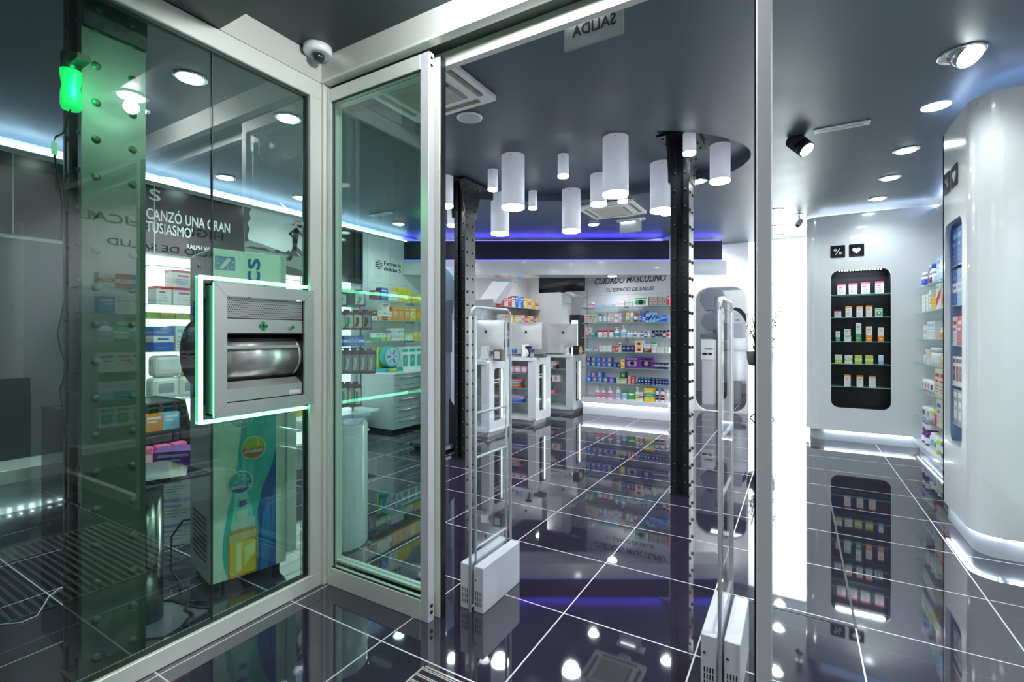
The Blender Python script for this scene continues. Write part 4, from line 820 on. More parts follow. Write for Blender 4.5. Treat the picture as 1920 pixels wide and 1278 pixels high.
for i, (zz, r) in enumerate(zip(K2Z, K2R)):
    row(zz, r, XK + 0.082, '-Y', 0.085, '%s shelf of nearest kiosk' % ORD[i], 'cartons on the %s shelf of the nearest kiosk' % ORD[i], -pi / 2)
# ---- shelving on the right wall nearer the street: outside the frame, seen mirrored in the left window
t = thing('wall_shelving', (1.38, 2.6, 0), 'right wall shelving near the street, seen mirrored in the left window glass', 'shelving')
mb = MB(); mb.box((1.475, 1.80, 0.14), (1.495, 3.92, 2.09), PANELW); mb.box((1.18, 1.80, 0.24), (1.475, 3.92, 0.30), WHITE); mb.build('back_panel', t)
MZ = (1.80, 1.55, 1.27, 0.99, 0.72, 0.46)
for zz in MZ:
    mb = MB(); mb.box((1.20, 1.82, zz - 0.008), (1.472, 3.90, zz), GLASSS, side=GEDGE); mb.build('shelf', t)
MK = [('carton_stripe', 0.14, ['red white', 'white red', 'blue white']), ('carton_text', 0.16, ['white sky', 'blue white', 'white orange']), ('bottle', 0.2, ['green white white', 'white sky white']), ('carton_text', 0.18, ['white red', 'white navy']), ('carton_bottom', 0.17, ['white teal', 'white sky']), ('carton_photo', 0.18, ['white green lime', 'white teal sky'])]
for i, zz in enumerate(MZ):
    k_, h_, c_ = MK[i]; row(zz, [(-3.0, -1.95, 8, h_, k_, c_)], 1.30, '-Y', 0.10, '%s shelf of mirrored right shelving' % ORD[i], 'goods on the %s shelf of the mirrored right shelving' % ORD[i], -pi / 2)
downlight(0.75, 2.15, 'added downlight brightening the mirrored right shelving, outside the frame', power=90)  # unseen lamp added to strengthen the mirrored image of this shelving
# ================================================================== LEFT WALL
ls = thing('wall_shelving', (XL + 0.2, 2.4, 0), 'brightly backlit wall shelving seen through the left window', 'shelving')
mb = MB(); mb.box((XL + 0.002, 2.14, 0.34), (XL + 0.02, 4.72, 2.12), BACKS); mb.box((XL + 0.002, -1.2, 0.34), (XL + 0.02, 2.13, 2.12), mat('unlit_wall_panel', (0.05, 0.055, 0.065), 0.4))  # dark colour stands in for the unlit stretch of wall
for yy in (-0.6, 0.3, 1.2, 2.12, 3.02, 3.92): mb.box((XL + 0.02, yy - 0.006, 0.34), (XL + 0.024, yy + 0.006, 2.12), LGREY)
mb.build('backlit_panel', ls)
mb = MB(); mb.box((XL, -1.2, 0.24), (XL + 0.42, 4.72, 0.34), WHITE, 0.004); mb.build('bottom_shelf', ls)
mb = MB(); mb.box((XL, -1.2, 0.0), (XL + 0.34, 4.72, 0.24), WHITE); mb.build('plinth', ls)
mb = MB(); led_dots(mb, (XL + 0.355, -1.0, 0.02), (XL + 0.355, 4.6, 0.02), 90, LEDC, 0.004); mb.build('plinth_led_strip', ls)
LZ = (1.985, 1.63, 1.19, 0.735)
for zz in LZ + (1.50,):
    for (a, b) in ((2.12, 3.02), (3.02, 3.92)):
        mb = MB(); mb.box((XL + 0.025, a + 0.004, zz - 0.008), (XL + (0.38 if zz != 1.50 else 0.26), b - 0.004, zz), GLASSS, side=GEDGE); mb.build('shelf', ls)
        mb = MB(); mb.box((XL + 0.025, b - 0.02, zz - 0.035), (XL + 0.20, b - 0.005, zz - 0.009), LGREY); mb.build('shelf_bracket', ls)
LR = {
 1.63: [(2.17, 2.30, 1, 0.165, 'carton', 'white red'), (2.31, 2.55, 1, 0.165, 'carton', 'white red'), (2.31, 2.55, 1, 0.165, 'carton', 'white red', 0.167), (2.62, 3.3, 4, 0.2, 'carton_text', ['white red', 'red white'])],
 1.50: [(2.15, 2.6, 4, 0.055, 'carton_stripe', ['lime yellow', 'yellow lime'])],
 1.19: [(2.15, 2.32, 1, 0.23, 'carton_stripe', 'blue white'), (2.33, 2.58, 2, 0.24, 'carton_text', 'white sky'), (2.62, 3.3, 4, 0.2, 'carton_text', 'white green')],
 0.735: [(2.14, 2.60, 2, 0.21, 'pack', 'white grey'), (2.16, 2.40, 1, 0.20, 'pack', 'white white', 0.212), (2.40, 2.62, 2, 0.17, 'pack', ['yellow blue', 'blue yellow'], 0.212), (2.7, 3.3, 3, 0.2, 'carton_text', 'white red')],
 0.34: [(2.7, 3.3, 3, 0.24, 'carton_text', ['orange white', 'white lime'])]}
LN = {1.985: 'top shelf', 1.63: 'second shelf', 1.50: 'narrow shelf', 1.19: 'third shelf', 0.735: 'fourth shelf', 0.34: 'bottom ledge'}
for zz, r in LR.items():
    row(zz, r, XL + (0.27 if zz != 1.50 else 0.16), 'Y', 0.16, '%s of backlit wall' % LN[zz], 'goods on the %s of the backlit wall' % LN[zz], pi / 2, jitter=0.008)
# upper banners
ZB0, ZB1 = 2.15, 2.80
BANK = mat('banner_black', (0.018, 0.018, 0.021), 0.25)
t = thing('quote_banner', (XL + 0.03, 1.0, ZB0), 'black wall banner with the white quotation lettering, high on the left wall', 'banner')
mb = MB(); mb.box((XL + 0.005, -1.4, ZB0), (XL + 0.03, 3.185, ZB1), BANK); mb.build('panel', t)
mb = MB()
for yy in (-0.5, 0.4, 1.3): mb.box((XL + 0.03, yy, ZB0), (XL + 0.032, yy + 0.006, ZB1), GREY)
mb.box((XL + 0.03, 2.29, ZB0), (XL + 0.034, 2.296, ZB1), WHITE); mb.build('panel_joints', t)
WL = mat('white_lettering', (0.85, 0.85, 0.85), 0.4, emit=None)
text('CANZÓ UNA GRAN', 0.150, (XL + 0.033, 2.22, 2.47), '+X', WL, t, width=0.80); text("TUSIASMO'", 0.145, (XL + 0.033, 2.22, 2.345), '+X', WL, t, width=0.42); text('RALPH WAL', 0.062, (XL + 0.033, 2.58, 2.235), '+X', WL, t, width=0.28); text('S', 0.15, (XL + 0.033, 2.24, 2.66), '+X', WL, t, width=0.10)
t = thing('runner_picture', (XL + 0.03, 3.8, 2.08), 'black and white wall picture of a person running, left of the black panel', 'picture')
mb = MB(); PA = mat('picture_pale', (0.62, 0.66, 0.66), 0.35); PB = mat('picture_grey', (0.20, 0.22, 0.22), 0.4); PD = mat('picture_dark', (0.03, 0.032, 0.035), 0.4)
mb.box((XL + 0.005, 3.19, 2.08), (XL + 0.03, 4.46, 2.80), PA); mb.build('panel', t)
mb = MB(); random.seed(3)
mb.prism([(3.19, 2.09), (4.46, 2.09), (4.46, 2.30), (4.2, 2.31), (3.9, 2.34), (3.6, 2.37), (3.4, 2.41), (3.19, 2.44)], XL + 0.030, XL + 0.032, PB, 'X')
mb.prism([(3.19, 2.09), (4.3, 2.09), (3.7, 2.20), (3.19, 2.28)], XL + 0.032, XL + 0.033, PD, 'X')
mb.prism([(3.19, 2.34)] + [(3.19 + 0.05 * i, 2.36 + random.uniform(-0.02, 0.03)) for i in range(1, 14)] + [(3.9, 2.33)], XL + 0.032, XL + 0.0335, PD, 'X')
mb.prism([(3.19, 2.80), (3.27, 2.80), (3.24, 2.74), (3.26, 2.68), (3.22, 2.62), (3.25, 2.56), (3.22, 2.48), (3.24, 2.42), (3.19, 2.40)], XL + 0.032, XL + 0.034, PD, 'X'); mb.build('landscape_print', t)
mb = MB()
def SR(pts): return [(3.87 + (a_ - 3.87) * 1.32 - 0.02, 2.45 + (b_ - 2.45) * 1.32) for a_, b_ in pts]
def limb(pts, w0, w1):
    pts = SR(pts); w0 *= 1.3; w1 *= 1.3
    n_ = len(pts)
    for i in range(n_ - 1):
        (xa_, za_), (xb_, zb_) = pts[i], pts[i + 1]; d = math.hypot(xb_ - xa_, zb_ - za_); ux, uz = -(zb_ - za_) / d, (xb_ - xa_) / d
        wa = w0 + (w1 - w0) * i / (n_ - 1); wb = w0 + (w1 - w0) * (i + 1) / (n_ - 1)
        mb.prism([(xa_ + ux * wa, za_ + uz * wa), (xb_ + ux * wb, zb_ + uz * wb), (xb_ - ux * wb, zb_ - uz * wb), (xa_ - ux * wa, za_ - uz * wa)], XL + 0.034, XL + 0.036, PD, 'X')
        mb.prism(circ(xa_, za_, wa, 10), XL + 0.034, XL + 0.036, PD, 'X'); mb.prism(circ(xb_, zb_, wb, 10), XL + 0.034, XL + 0.036, PD, 'X')
limb([(3.87, 2.60), (3.855, 2.50), (3.85, 2.44)], 0.030, 0.024); mb.prism(SR(circ(3.905, 2.665, 0.030, 14)), XL + 0.034, XL + 0.036, PD, 'X'); mb.prism(SR([(3.875, 2.67), (3.89, 2.70), (3.84, 2.68), (3.82, 2.64)]), XL + 0.034, XL + 0.036, PD, 'X')
limb([(3.87, 2.62), (3.80, 2.56), (3.86, 2.52)], 0.012, 0.008); limb([(3.88, 2.60), (3.96, 2.55), (4.00, 2.60)], 0.012, 0.008)
limb([(3.85, 2.44), (3.94, 2.38), (3.96, 2.27), (4.00, 2.255)], 0.024, 0.009); limb([(3.85, 2.43), (3.80, 2.33), (3.70, 2.30), (3.68, 2.27)], 0.022, 0.009); mb.build('runner_print', t)
t = thing('black_poster', (XL + 0.03, 4.7, 2.10), 'plain glossy black wall panel between runner picture and pharmacy logo', 'wall panel')
mb = MB(); mb.box((XL + 0.005, 4.465, 2.08), (XL + 0.03, 4.925, 2.82), BLACKG); mb.build('panel', t)
t = thing('logo_panel', (XL + 0.03, 6.0, 2.12), 'white wall panels with the black pharmacy logo above the left shelves', 'wall panel')
mb = MB(); mb.box((XL + 0.005, 4.93, 0.34), (XL + 0.03, 7.6, 2.82), PANELW)
for yy in (5.02, 5.82, 6.7): mb.box((XL + 0.03, yy, 0.34), (XL + 0.031, yy + 0.004, 2.82), GREY)
mb.box((XL + 0.03, 4.93, 2.12), (XL + 0.031, 7.6, 2.123), GREY); mb.build('panel', t)
def cross_logo(mb, y, z, s, m, xp):
    for k in range(5):
        mb.box((xp, y + s * (0.30 + 0.0), z + s * 0.2 * k + s * 0.03), (xp + 0.002, y + s * 0.70, z + s * 0.2 * k + s * 0.15), m)
    for k in (1, 2, 3):
        mb.box((xp, y, z + s * 0.2 * k + s * 0.03), (xp + 0.002, y + s * 0.28, z + s * 0.2 * k + s * 0.15), m) if k != 2 or True else None
        mb.box((xp, y + s * 0.72, z + s * 0.2 * k + s * 0.03), (xp + 0.002, y + s, z + s * 0.2 * k + s * 0.15), m)
mb = MB(); cross_logo(mb, 5.17, 2.33, 0.14, TXT, XL + 0.032); mb.build('cross_emblem', t)
text('Farmacia', 0.085, (XL + 0.033, 5.34, 2.41), '+X', TXT, t, width=0.36); text('delicias 5', 0.085, (XL + 0.033, 5.34, 2.325), '+X', TXT, t, width=0.36)
t = thing('logo_panel', (XL + 0.01, 8.9, 2.2), 'far white wall panel with the same pharmacy logo, partly behind the tilted hood', 'wall panel')
mb = MB(); mb.box((XL + 0.001, 7.9, 2.12), (XL + 0.002, 9.94, 2.82), PANELW); mb.build('panel', t)
mb = MB(); cross_logo(mb, 8.6, 2.32, 0.14, TXT, XL + 0.002); mb.build('cross_emblem', t); text('Farmacia', 0.085, (XL + 0.003, 8.78, 2.40), '+X', TXT, t, width=0.36); text('delicias 5', 0.085, (XL + 0.003, 8.78, 2.315), '+X', TXT, t, width=0.36)
mb = MB(); mb.box((XL + 0.0, -1.4, 2.822), (XL + 0.09, 7.6, 2.83), WHITE); struct(mb, 'trim_9')
mb = MB(); mb.box((XL + 0.05, -1.4, 2.83), (XL + 0.065, 7.6, 2.842), LEDW); struct(mb, 'trim_10')
# second bay shelves over the drawers
t = thing('wall_shelving', (XL + 0.15, 5.6, 0), 'white panelled wall shelving above the grey drawer cabinet', 'shelving')
for zz in (1.835, 1.553, 1.261):
    mb = MB(); mb.box((XL + 0.032, 4.75, zz - 0.008), (XL + 0.36, 7.4, zz), GLASSS, side=GEDGE); mb.build('shelf', t)
    mb = MB()
    for yy in (4.95, 5.82, 6.7): mb.box((XL + 0.032, yy, zz - 0.03), (XL + 0.2, yy + 0.015, zz - 0.009), LGREY)
    mb.build('shelf_bracket', t)
def ly(c): return AX(620 + c / 3.361, 600, XL + 0.27)[1]
def lh(p): return p * 0.00232
BAY = [(1.835, 'first', [(262, 300, 2, 60, 'carton_text', 'maroon white'), (302, 345, 1, 80, 'carton_text', 'blue white'), (347, 410, 3, 62, 'carton_spot', 'white yellow blue'), (412, 488, 3, 92, 'carton_text', 'yellow lime'), (500, 560, 4, 55, 'carton_spot', 'yellow orange'), (575, 700, 4, 60, 'carton_text', 'white red')]),
 (1.553, 'second', [(248, 370, 4, 58, 'carton_bottom', ['brown white', 'white orange', 'white maroon', 'white orange']), (310, 358, 1, 48, 'carton_text', 'white maroon', 59), (372, 560, 5, 88, 'carton_spot', ['orange cream', 'orange yellow', 'orange cream', 'yellow white', 'orange yellow']), (575, 700, 4, 60, 'carton_text', 'orange white')]),
 (1.261, 'third', [(272, 336, 2, 46, 'carton_bottom', ['white green', 'white lime']), (338, 365, 1, 42, 'carton_bottom', 'white lime'), (366, 410, 1, 38, 'carton_stripe', 'white violet'), (366, 410, 1, 38, 'carton_stripe', 'white violet', 39), (412, 450, 1, 38, 'carton_stripe', 'white lime'), (412, 450, 1, 40, 'carton_stripe', 'white green', 39), (455, 505, 2, 44, 'carton_text', 'white lime'), (508, 560, 2, 55, 'carton_text', 'yellow white'), (575, 700, 4, 60, 'carton_text', 'white sky')])]
for zz, nm, r in BAY:
    row(zz, [(ly(a), ly(b), n_, lh(h), k, c) + ((lh(up[0]),) if up else ()) for a, b, n_, h, k, c, *up in r], XL + 0.26, 'Y', 0.11, '%s shelf above drawer cabinet' % nm, 'cartons on the %s shelf above the drawer cabinet' % nm, pi / 2, jitter=0.006)
# far medicine shelves behind the counters
t = thing('wall_shelving', (XL + 0.15, 9.0, 0), 'far wall shelves of red, blue and yellow boxes behind the computers', 'shelving')
for zz in (1.93, 1.60, 1.27, 0.95):
    mb = MB(); mb.box((XL + 0.002, 8.2, zz - 0.01), (XL + 0.34, 9.94, zz), LGREY); mb.build('shelf', t)
FR = [[(8.25, 8.85, 4, 0.2, 'carton_text', ['red white', 'white red']), (8.86, 9.2, 3, 0.24, 'carton_text', ['blue white', 'sky blue']), (9.21, 9.9, 6, 0.22, 'carton_stripe', ['yellow white', 'yellow orange', 'white red'])], [(8.3, 9.0, 5, 0.16, 'carton_text', ['white red', 'yellow red']), (9.0, 9.9, 7, 0.17, 'carton_stripe', ['yellow white', 'white red', 'red white'])], [(8.3, 9.0, 4, 0.16, 'carton_spot', 'white green'), (9.0, 9.9, 5, 0.2, 'carton_text', ['red white', 'white orange'])], [(8.3, 9.9, 8, 0.14, 'carton_text', ['blue white', 'white sky'])]]
for i, (zz, r) in enumerate(zip((1.93, 1.60, 1.27, 0.95), FR)):
    row(zz, r, XL + 0.25, 'Y', 0.12, '%s far shelf behind computers' % ORD[i], 'boxes on the %s far shelf behind the computers' % ORD[i], pi / 2)
# drawer cabinet
t = thing('drawer_cabinet', (-5.0, 5.6, 0), 'pale grey drawer cabinet with long chrome handles on the left wall', 'drawer cabinet')
CY0, CY1, CX = 4.83, 7.2, -4.70; CG = mat('cabinet_grey', (0.50, 0.53, 0.57), 0.35)
mb = MB(); mb.box((XL + 0.032, CY0, 0.05), (CX - 0.02, CY1, 0.80), CG); mb.box((XL + 0.032, CY0 - 0.003, 0.80), (CX + 0.012, CY1, 0.825), WHITE, 0.003); mb.build('body', t)
mb = MB(); mb.box((XL + 0.032, CY0 + 0.02, 0), (CX - 0.06, CY1, 0.05), BLACK); mb.build('plinth', t)
dz = (0.80 - 0.055) / 5
for i in range(5):
    mb = MB(); mb.box((CX - 0.02, CY0 + 0.004, 0.055 + i * dz + 0.003), (CX, 6.0, 0.055 + (i + 1) * dz - 0.003), CG, 0.002); dw = mb.build('drawer', t)
    mb = MB(); zz = 0.055 + (i + 0.72) * dz; mb.cyl((CX + 0.024, CY0 + 0.06, zz), (CX + 0.024, 5.9, zz), 0.007, mat('chrome_bar', (0.8, 0.8, 0.82), 0.12, 1.0), 10)
    for yy in (CY0 + 0.09, 5.85): mb.cyl((CX, yy, zz), (CX + 0.024, yy, zz), 0.006, mat('chrome_bar', (0, 0, 0)), 8)
    mb.build('handle', dw)
# items on the drawer cabinet
Yd = lambda c: AX(620 + c / 3.361, 690, XL + 0.45)[1]
t = thing('round_display', (XL + 0.45, Yd(380), 0.825), 'round teal display wheel of foot care goods on the drawer cabinet', 'shop display')
c = (XL + 0.45, Yd(372), 1.035)
mb = MB(); mb.lathe([(0.150, -0.05), (0.158, -0.04), (0.158, 0.04), (0.150, 0.05)], PM('teal'), c, 36, 'X'); mb.build('rim', t)
mb = MB(); mb.lathe([(0.134, 0.050), (0.134, 0.052)], mat('display_print', (0.55, 0.65, 0.72), 0.3), c, 36, 'X')
for k in range(6):
    a = k * pi / 3; mb.box((c[0] + 0.052, c[1] + 0.07 * cos(a) - 0.035, c[2] + 0.07 * sin(a) - 0.012), (c[0] + 0.056, c[1] + 0.07 * cos(a) + 0.035, c[2] + 0.07 * sin(a) + 0.012), PM('blue') if k % 2 else PM('sky'), rot=Matrix.Rotation(a, 3, 'X'))
mb.build('face_print', t)
mb = MB(); mb.box((c[0] - 0.10, c[1] - 0.18, 0.825), (c[0] + 0.09, c[1] + 0.18, 0.875), PM('teal'), 0.006); mb.box((c[0] + 0.09, c[1] - 0.10, 0.835), (c[0] + 0.093, c[1] + 0.04, 0.868), PM('yellow')); mb.box((c[0] - 0.08, c[1] - 0.16, 0.875), (c[0] - 0.06, c[1] + 0.02, 1.17), PM('lime')); mb.build('base', t)
row(0.825, [(Yd(447), Yd(447) + 0.62, 4, 0.34, 'carton_photo', 'white teal orange')], XL + 0.40, 'Y', 0.10, 'drawer cabinet top', 'tall cartons on the drawer cabinet', pi / 2)
# ================================================================== COUNTERS
XC = -3.33
def counter(XC, y, label, D_=0.50):
    t = thing('checkout_counter', (XC - 0.5, y + 0.25, 0), label, 'counter', 'white checkout counters in a row')
    xl = XC - 1.0; T = 1.005
    mb = MB()
    # front slab (faces the aisle) with rounded corners and a window hole
    mb.holed(rrect(y, 0.07, y + D_, T, 0.035, 5), [rrect(y + 0.12, 0.20, y + 0.35, 0.90, 0.035, 5)], XC - 0.05, XC, WHITE, 'X')
    mb.box((xl, y, T - 0.05), (XC - 0.05, y + D_, T), WHITE); mb.box((xl, y, 0.07), (XC - 0.05, y + D_, 0.12), WHITE)
    mb.box((xl, y + D_ - 0.02, 0.12), (XC - 0.05, y + D_, T - 0.05), WHITE); mb.box((xl, y, 0.12), (xl + 0.40, y + D_ - 0.02, T - 0.05), WHITE)
    mb.box((XC - 0.14, y + 0.02, 0.12), (XC - 0.05, y + D_ - 0.02, T - 0.05), WHITE)
    mb.build('body', t)
    mb = MB(); mb.box((xl + 0.05, y + 0.05, 0), (XC - 0.06, y + D_ - 0.05, 0.07), LGREY); mb.build('plinth', t)
    for zz in (0.76, 0.54, 0.32):
        mb = MB(); mb.box((xl + 0.40, y + 0.01, zz - 0.006), (XC - 0.14, y + D_ - 0.03, zz), GLASSS, side=GEDGE); mb.build('shelf', t)
    mb = MB(); mb.box((XC - 0.045, y + 0.122, 0.202), (XC - 0.042, y + 0.348, 0.898), BLACKG); w_ = mb.build('window_panel', t)
    text('Farmacia', 0.036, (XC - 0.040, y + 0.15, 0.735), '+X', mat('white_lettering', (0, 0, 0)), w_, width=0.15); text('delicias 5', 0.036, (XC - 0.040, y + 0.15, 0.695), '+X', mat('white_lettering', (0, 0, 0)), w_, width=0.15)
    mb = MB(); mb.box((XC - 0.035, y + 0.341, 0.22), (XC - 0.020, y + 0.347, 0.88), emi('window_led', (0.85, 1.0, 0.95), 2.5)); mb.build('window_led_strip', t)
    return t
counter(-3.44, 5.25, 'white checkout counter nearest the door, behind the clear security gate')
counter(-3.33, 6.33, 'white checkout counter in the middle, holding pink packs')
counter(-3.265, 7.56, 'white checkout counter farthest back, next to the back shelving', 0.55)
def crow(y, zz, items, where):
    row(zz, items, y + 0.14, 'X', 0.12, where, 'goods inside the counters', 0.0)
crow(6.33, 0.76, [(-3.86, -3.52, 3, 0.11, 'pack', 'palepink white')], 'upper shelf of middle counter')
crow(6.33, 0.54, [(-3.84, -3.62, 1, 0.04, 'carton_text', 'red white'), (-3.84, -3.64, 1, 0.04, 'carton_text', 'green white', 0.041), (-3.84, -3.62, 1, 0.04, 'carton_text', 'pink white', 0.082)], 'middle shelf of middle counter')
crow(6.33, 0.32, [(-3.84, -3.60, 1, 0.045, 'carton_text', 'blue sky'), (-3.84, -3.58, 1, 0.045, 'carton_text', 'violet orange', 0.046)], 'lower shelf of middle counter')
crow(7.56, 0.76, [(-3.86, -3.62, 4, 0.06, 'carton_text', ['white maroon', 'maroon white']), (-3.80, -3.62, 3, 0.06, 'carton_text', 'white maroon', 0.061)], 'upper shelf of farthest counter')
crow(7.56, 0.54, [(-3.84, -3.74, 1, 0.12, 'carton_bottom', 'white purple'), (-3.70, -3.55, 1, 0.10, 'carton_spot', 'white orange')], 'middle shelf of farthest counter')
crow(7.56, 0.32, [(-3.84, -3.64, 2, 0.06, 'carton_spot', 'pink white')], 'lower shelf of farthest counter')
# computers: back shells face the shop
IM = mat('computer_aluminium', (0.66, 0.66, 0.65), 0.35, 0.35)
def computer(x, y, rz, label):
    t = thing('desktop_computer', (x, y, 1.005), label, 'computer', 'computers on the counters', rz)
    L = dict(loc=(0, 0, 0)); W_, Hh = 0.50, 0.42
    q = Matrix.Rotation(radians(-8), 3, 'X')
    mb = MB()
    # shell: bulging back (faces local -Y), thin edges, leaning
    nx_, nz_ = 12, 10; g = []
    for j in range(nz_ + 1):
        r_ = []
        for i in range(nx_ + 1):
            u, v = i / nx_ * 2 - 1, j / nz_ * 2 - 1; dpt = 0.030 * max(0, (1 - u * u)) * (1 - v * v * v * v) ** 0.8
            r_.append(mb.bm.verts.new(q @ Vector((u * W_ / 2, -dpt, v * Hh / 2)) + Vector((0, 0, 0.33))))
        g.append(r_)
    k = mb.mi(IM)
    for j in range(nz_):
        for i in range(nx_):
            f = mb.bm.faces.new((g[j][i], g[j][i + 1], g[j + 1][i + 1], g[j + 1][i])); f.material_index = k; f.smooth = True
    mb.box((-W_ / 2, 0.0, 0.33 - Hh / 2), (W_ / 2, 0.006, 0.33 + Hh / 2), IM, rot=q); mb.build('shell', t, recalc=True, **L)
    mb = MB(); mb.box((-W_ / 2 + 0.006, 0.0065, 0.33 - Hh / 2 + 0.07), (W_ / 2 - 0.006, 0.0085, 0.33 + Hh / 2 - 0.006), BLACKG, rot=q); mb.build('screen', t, **L)
    mb = MB(); mb.prism([(-0.03, 0.19), (-0.045, 0.19), (-0.115, 0.02), (-0.12, 0.0), (0.06, 0.0), (0.06, 0.006), (-0.095, 0.006), (-0.10, 0.02)], -0.055, 0.055, IM, 'X'); mb.build('stand', t, **L)
    mb = MB(); s_ = 0.030; c0 = q @ Vector((0, -0.031, 0.05)) + Vector((0, 0, 0.33))
    ap = [(-0.55, 0.45), (-0.25, 0.62), (0, 0.5), (0.25, 0.62), (0.55, 0.48), (0.42, 0.3), (0.36, 0.05), (0.5, -0.2), (0.62, -0.3), (0.4, -0.75), (0.2, -0.82), (0, -0.74), (-0.2, -0.82), (-0.42, -0.7), (-0.65, -0.25), (-0.72, 0.1)]
    mb.prism([(c0.x - u * s_, c0.z + v * s_) for u, v in ap], c0.y - 0.003, c0.y, BLACK, 'Y'); mb.prism([(c0.x - u * s_, c0.z + v * s_) for u, v in ((-0.02, 0.62), (0.1, 0.95), (0.32, 1.1), (0.25, 0.78))], c0.y - 0.003, c0.y, BLACK, 'Y'); mb.build('fruit_emblem', t, **L)
    mb = MB(); mb.tube([(0.02, -0.05, 0.16), (0.06, -0.10, 0.12), (0.10, -0.12, 0.07), (0.07, -0.13, 0.02), (0.03, -0.12, 0.008), (0.0, -0.10, 0.01)], 0.005, GREY); mb.build('cable', t, **L)
q = G(912, 690, 1.005)
computer(AY(911, 640, 5.48)[0], 5.48, radians(24), 'silver desktop computer on the nearest counter, back turned, behind the clear gate')
computer(AY(986, 640, 6.60)[0], 6.60, radians(24), 'silver desktop computer on the middle counter, back turned')
computer(AY(1056, 640, 7.85)[0], 7.85, radians(18), 'silver desktop computer on the farthest counter, back turned')
# small things on the counters
def small_box(px, Y, w, d, h, m, label, m2=None):
    x = AY(px, 650, Y)[0]; t = thing('counter_box', (x, Y, 1.005), label, 'box')
    mb = MB(); mb.box((-w / 2, -d / 2, 0), (w / 2, d / 2, h), m, 0.003); mb.build('case', t, loc=(0, 0, 0))
    if m2: mb = MB(); mb.box((-w * 0.3, -d / 2 - 0.001, h * 0.2), (w * 0.3, -d / 2, h * 0.8), m2); mb.build('label_print', t, loc=(0, 0, 0))
small_box(936, 5.36, 0.13, 0.10, 0.15, mat('box_dark_grey', (0.10, 0.10, 0.09), 0.4), 'dark box with white front on the nearest counter', PM('white'))
small_box(1013, 6.42, 0.17, 0.10, 0.06, mat('box_dark_grey', (0, 0, 0)), 'low dark grey card tray on the middle counter', None)
small_box(1080, 7.66, 0.08, 0.08, 0.155, BLACK, 'upright black box on the farthest counter', None)
x = AY(1089, 650, 7.80)[0]; t = thing('small_bottle', (x, 7.80, 1.005), 'small bottle with yellow and white label on the farthest counter', 'bottle')
mb = MB(); mb.lathe([(0.028, 0), (0.028, 0.10), (0.018, 0.12), (0.018, 0.14)], PM('yellow'), n=16); mb.lathe([(0.0285, 0.02), (0.0285, 0.07)], PM('white'), n=16); mb.build('vial', t, loc=(0, 0, 0)); mb = MB(); mb.lathe([(0.020, 0.138), (0.020, 0.16)], BLACK, n=16); mb.build('cap', t, loc=(0, 0, 0))
t = thing('barcode_scanner', (AY(966, 650, 6.0)[0], 6.40, 1.005), 'black handheld scanner standing at the left end of the middle counter', 'scanner')
mb = MB(); mb.cyl((0, 0, 0), (0, 0, 0.012), 0.045, BLACK, 20); mb.tube([(0, 0, 0.012), (0.02, 0, 0.06), (0, 0, 0.11), (-0.02, 0, 0.14)], 0.012, BLACK); mb.box((-0.05, -0.025, 0.13), (0.05, 0.025, 0.17), BLACK, 0.01); mb.build('body', t, loc=(0, 0, 0))
t = thing('keyboard', (AY(1045, 655, 7.62)[0] - 0.05, 7.63, 1.005), 'dark keyboard lying on the farthest counter before the computer', 'keyboard')
mb = MB(); mb.box((-0.17, -0.05, 0.0), (0.14, 0.045, 0.02), BLACK, 0.004); mb.build('body', t, loc=(0, 0, 0)); mb = MB()
for i in range(12):
    for j in range(4): mb.box((-0.16 + i * 0.024, -0.04 + j * 0.02, 0.02), (-0.14 + i * 0.024, -0.024 + j * 0.02, 0.024), GREY)
mb.build('keys', t, loc=(0, 0, 0))
# tilted hood device behind the nearest computer
Yh = 5.68
t = thing('tilted_hood_device', (AY(905, 640, Yh)[0], Yh, 1.005), 'white device with tilted panel and grey dish rising behind the nearest computer', 'measuring device')
def hp(px, py, dy=0.0): return Vector(AY(px, py, Yh + dy))
mb = MB(); a, b = hp(905, 625), hp(905, 572); mb.cyl((a.x, a.y, 1.005), (b.x, b.y, b.z), 0.016, LGREY, 12); mb.cyl((a.x, a.y, 1.005), (a.x, a.y, 1.02), 0.07, LGREY, 20); mb.build('stem', t)
mb = MB(); c = hp(908, 603); mb.lathe([(0.02, -0.05), (0.10, -0.02), (0.13, 0.03), (0.125, 0.035), (0.02, -0.03)], GREY, (c.x, c.y, c.z), 24); mb.build('dish', t)
mb = MB(); a, b = hp(893, 562), hp(926, 575); mb.box((a.x, Yh - 0.05, b.z), (b.x, Yh + 0.05, a.z), mat('mid_grey_plastic', (0.25, 0.26, 0.28), 0.4), 0.006); mb.build('base_box', t)
mb = MB(); P_ = [hp(897, 566), hp(927, 568), hp(957, 528), hp(925, 527)]
mb.prism([(p.x, p.z) for p in P_], Yh - 0.02, Yh + 0.16, mat('hood_white', (0.78, 0.79, 0.80), 0.4), 'Y'); mb.build('tilted_panel', t)
mb = MB(); P_ = [hp(926, 526), hp(959, 528), hp(959, 522), hp(930, 522)]; mb.prism([(p.x, p.z) for p in P_], Yh - 0.02, Yh + 0.16, GREY, 'Y'); mb.build('top_cap', t)
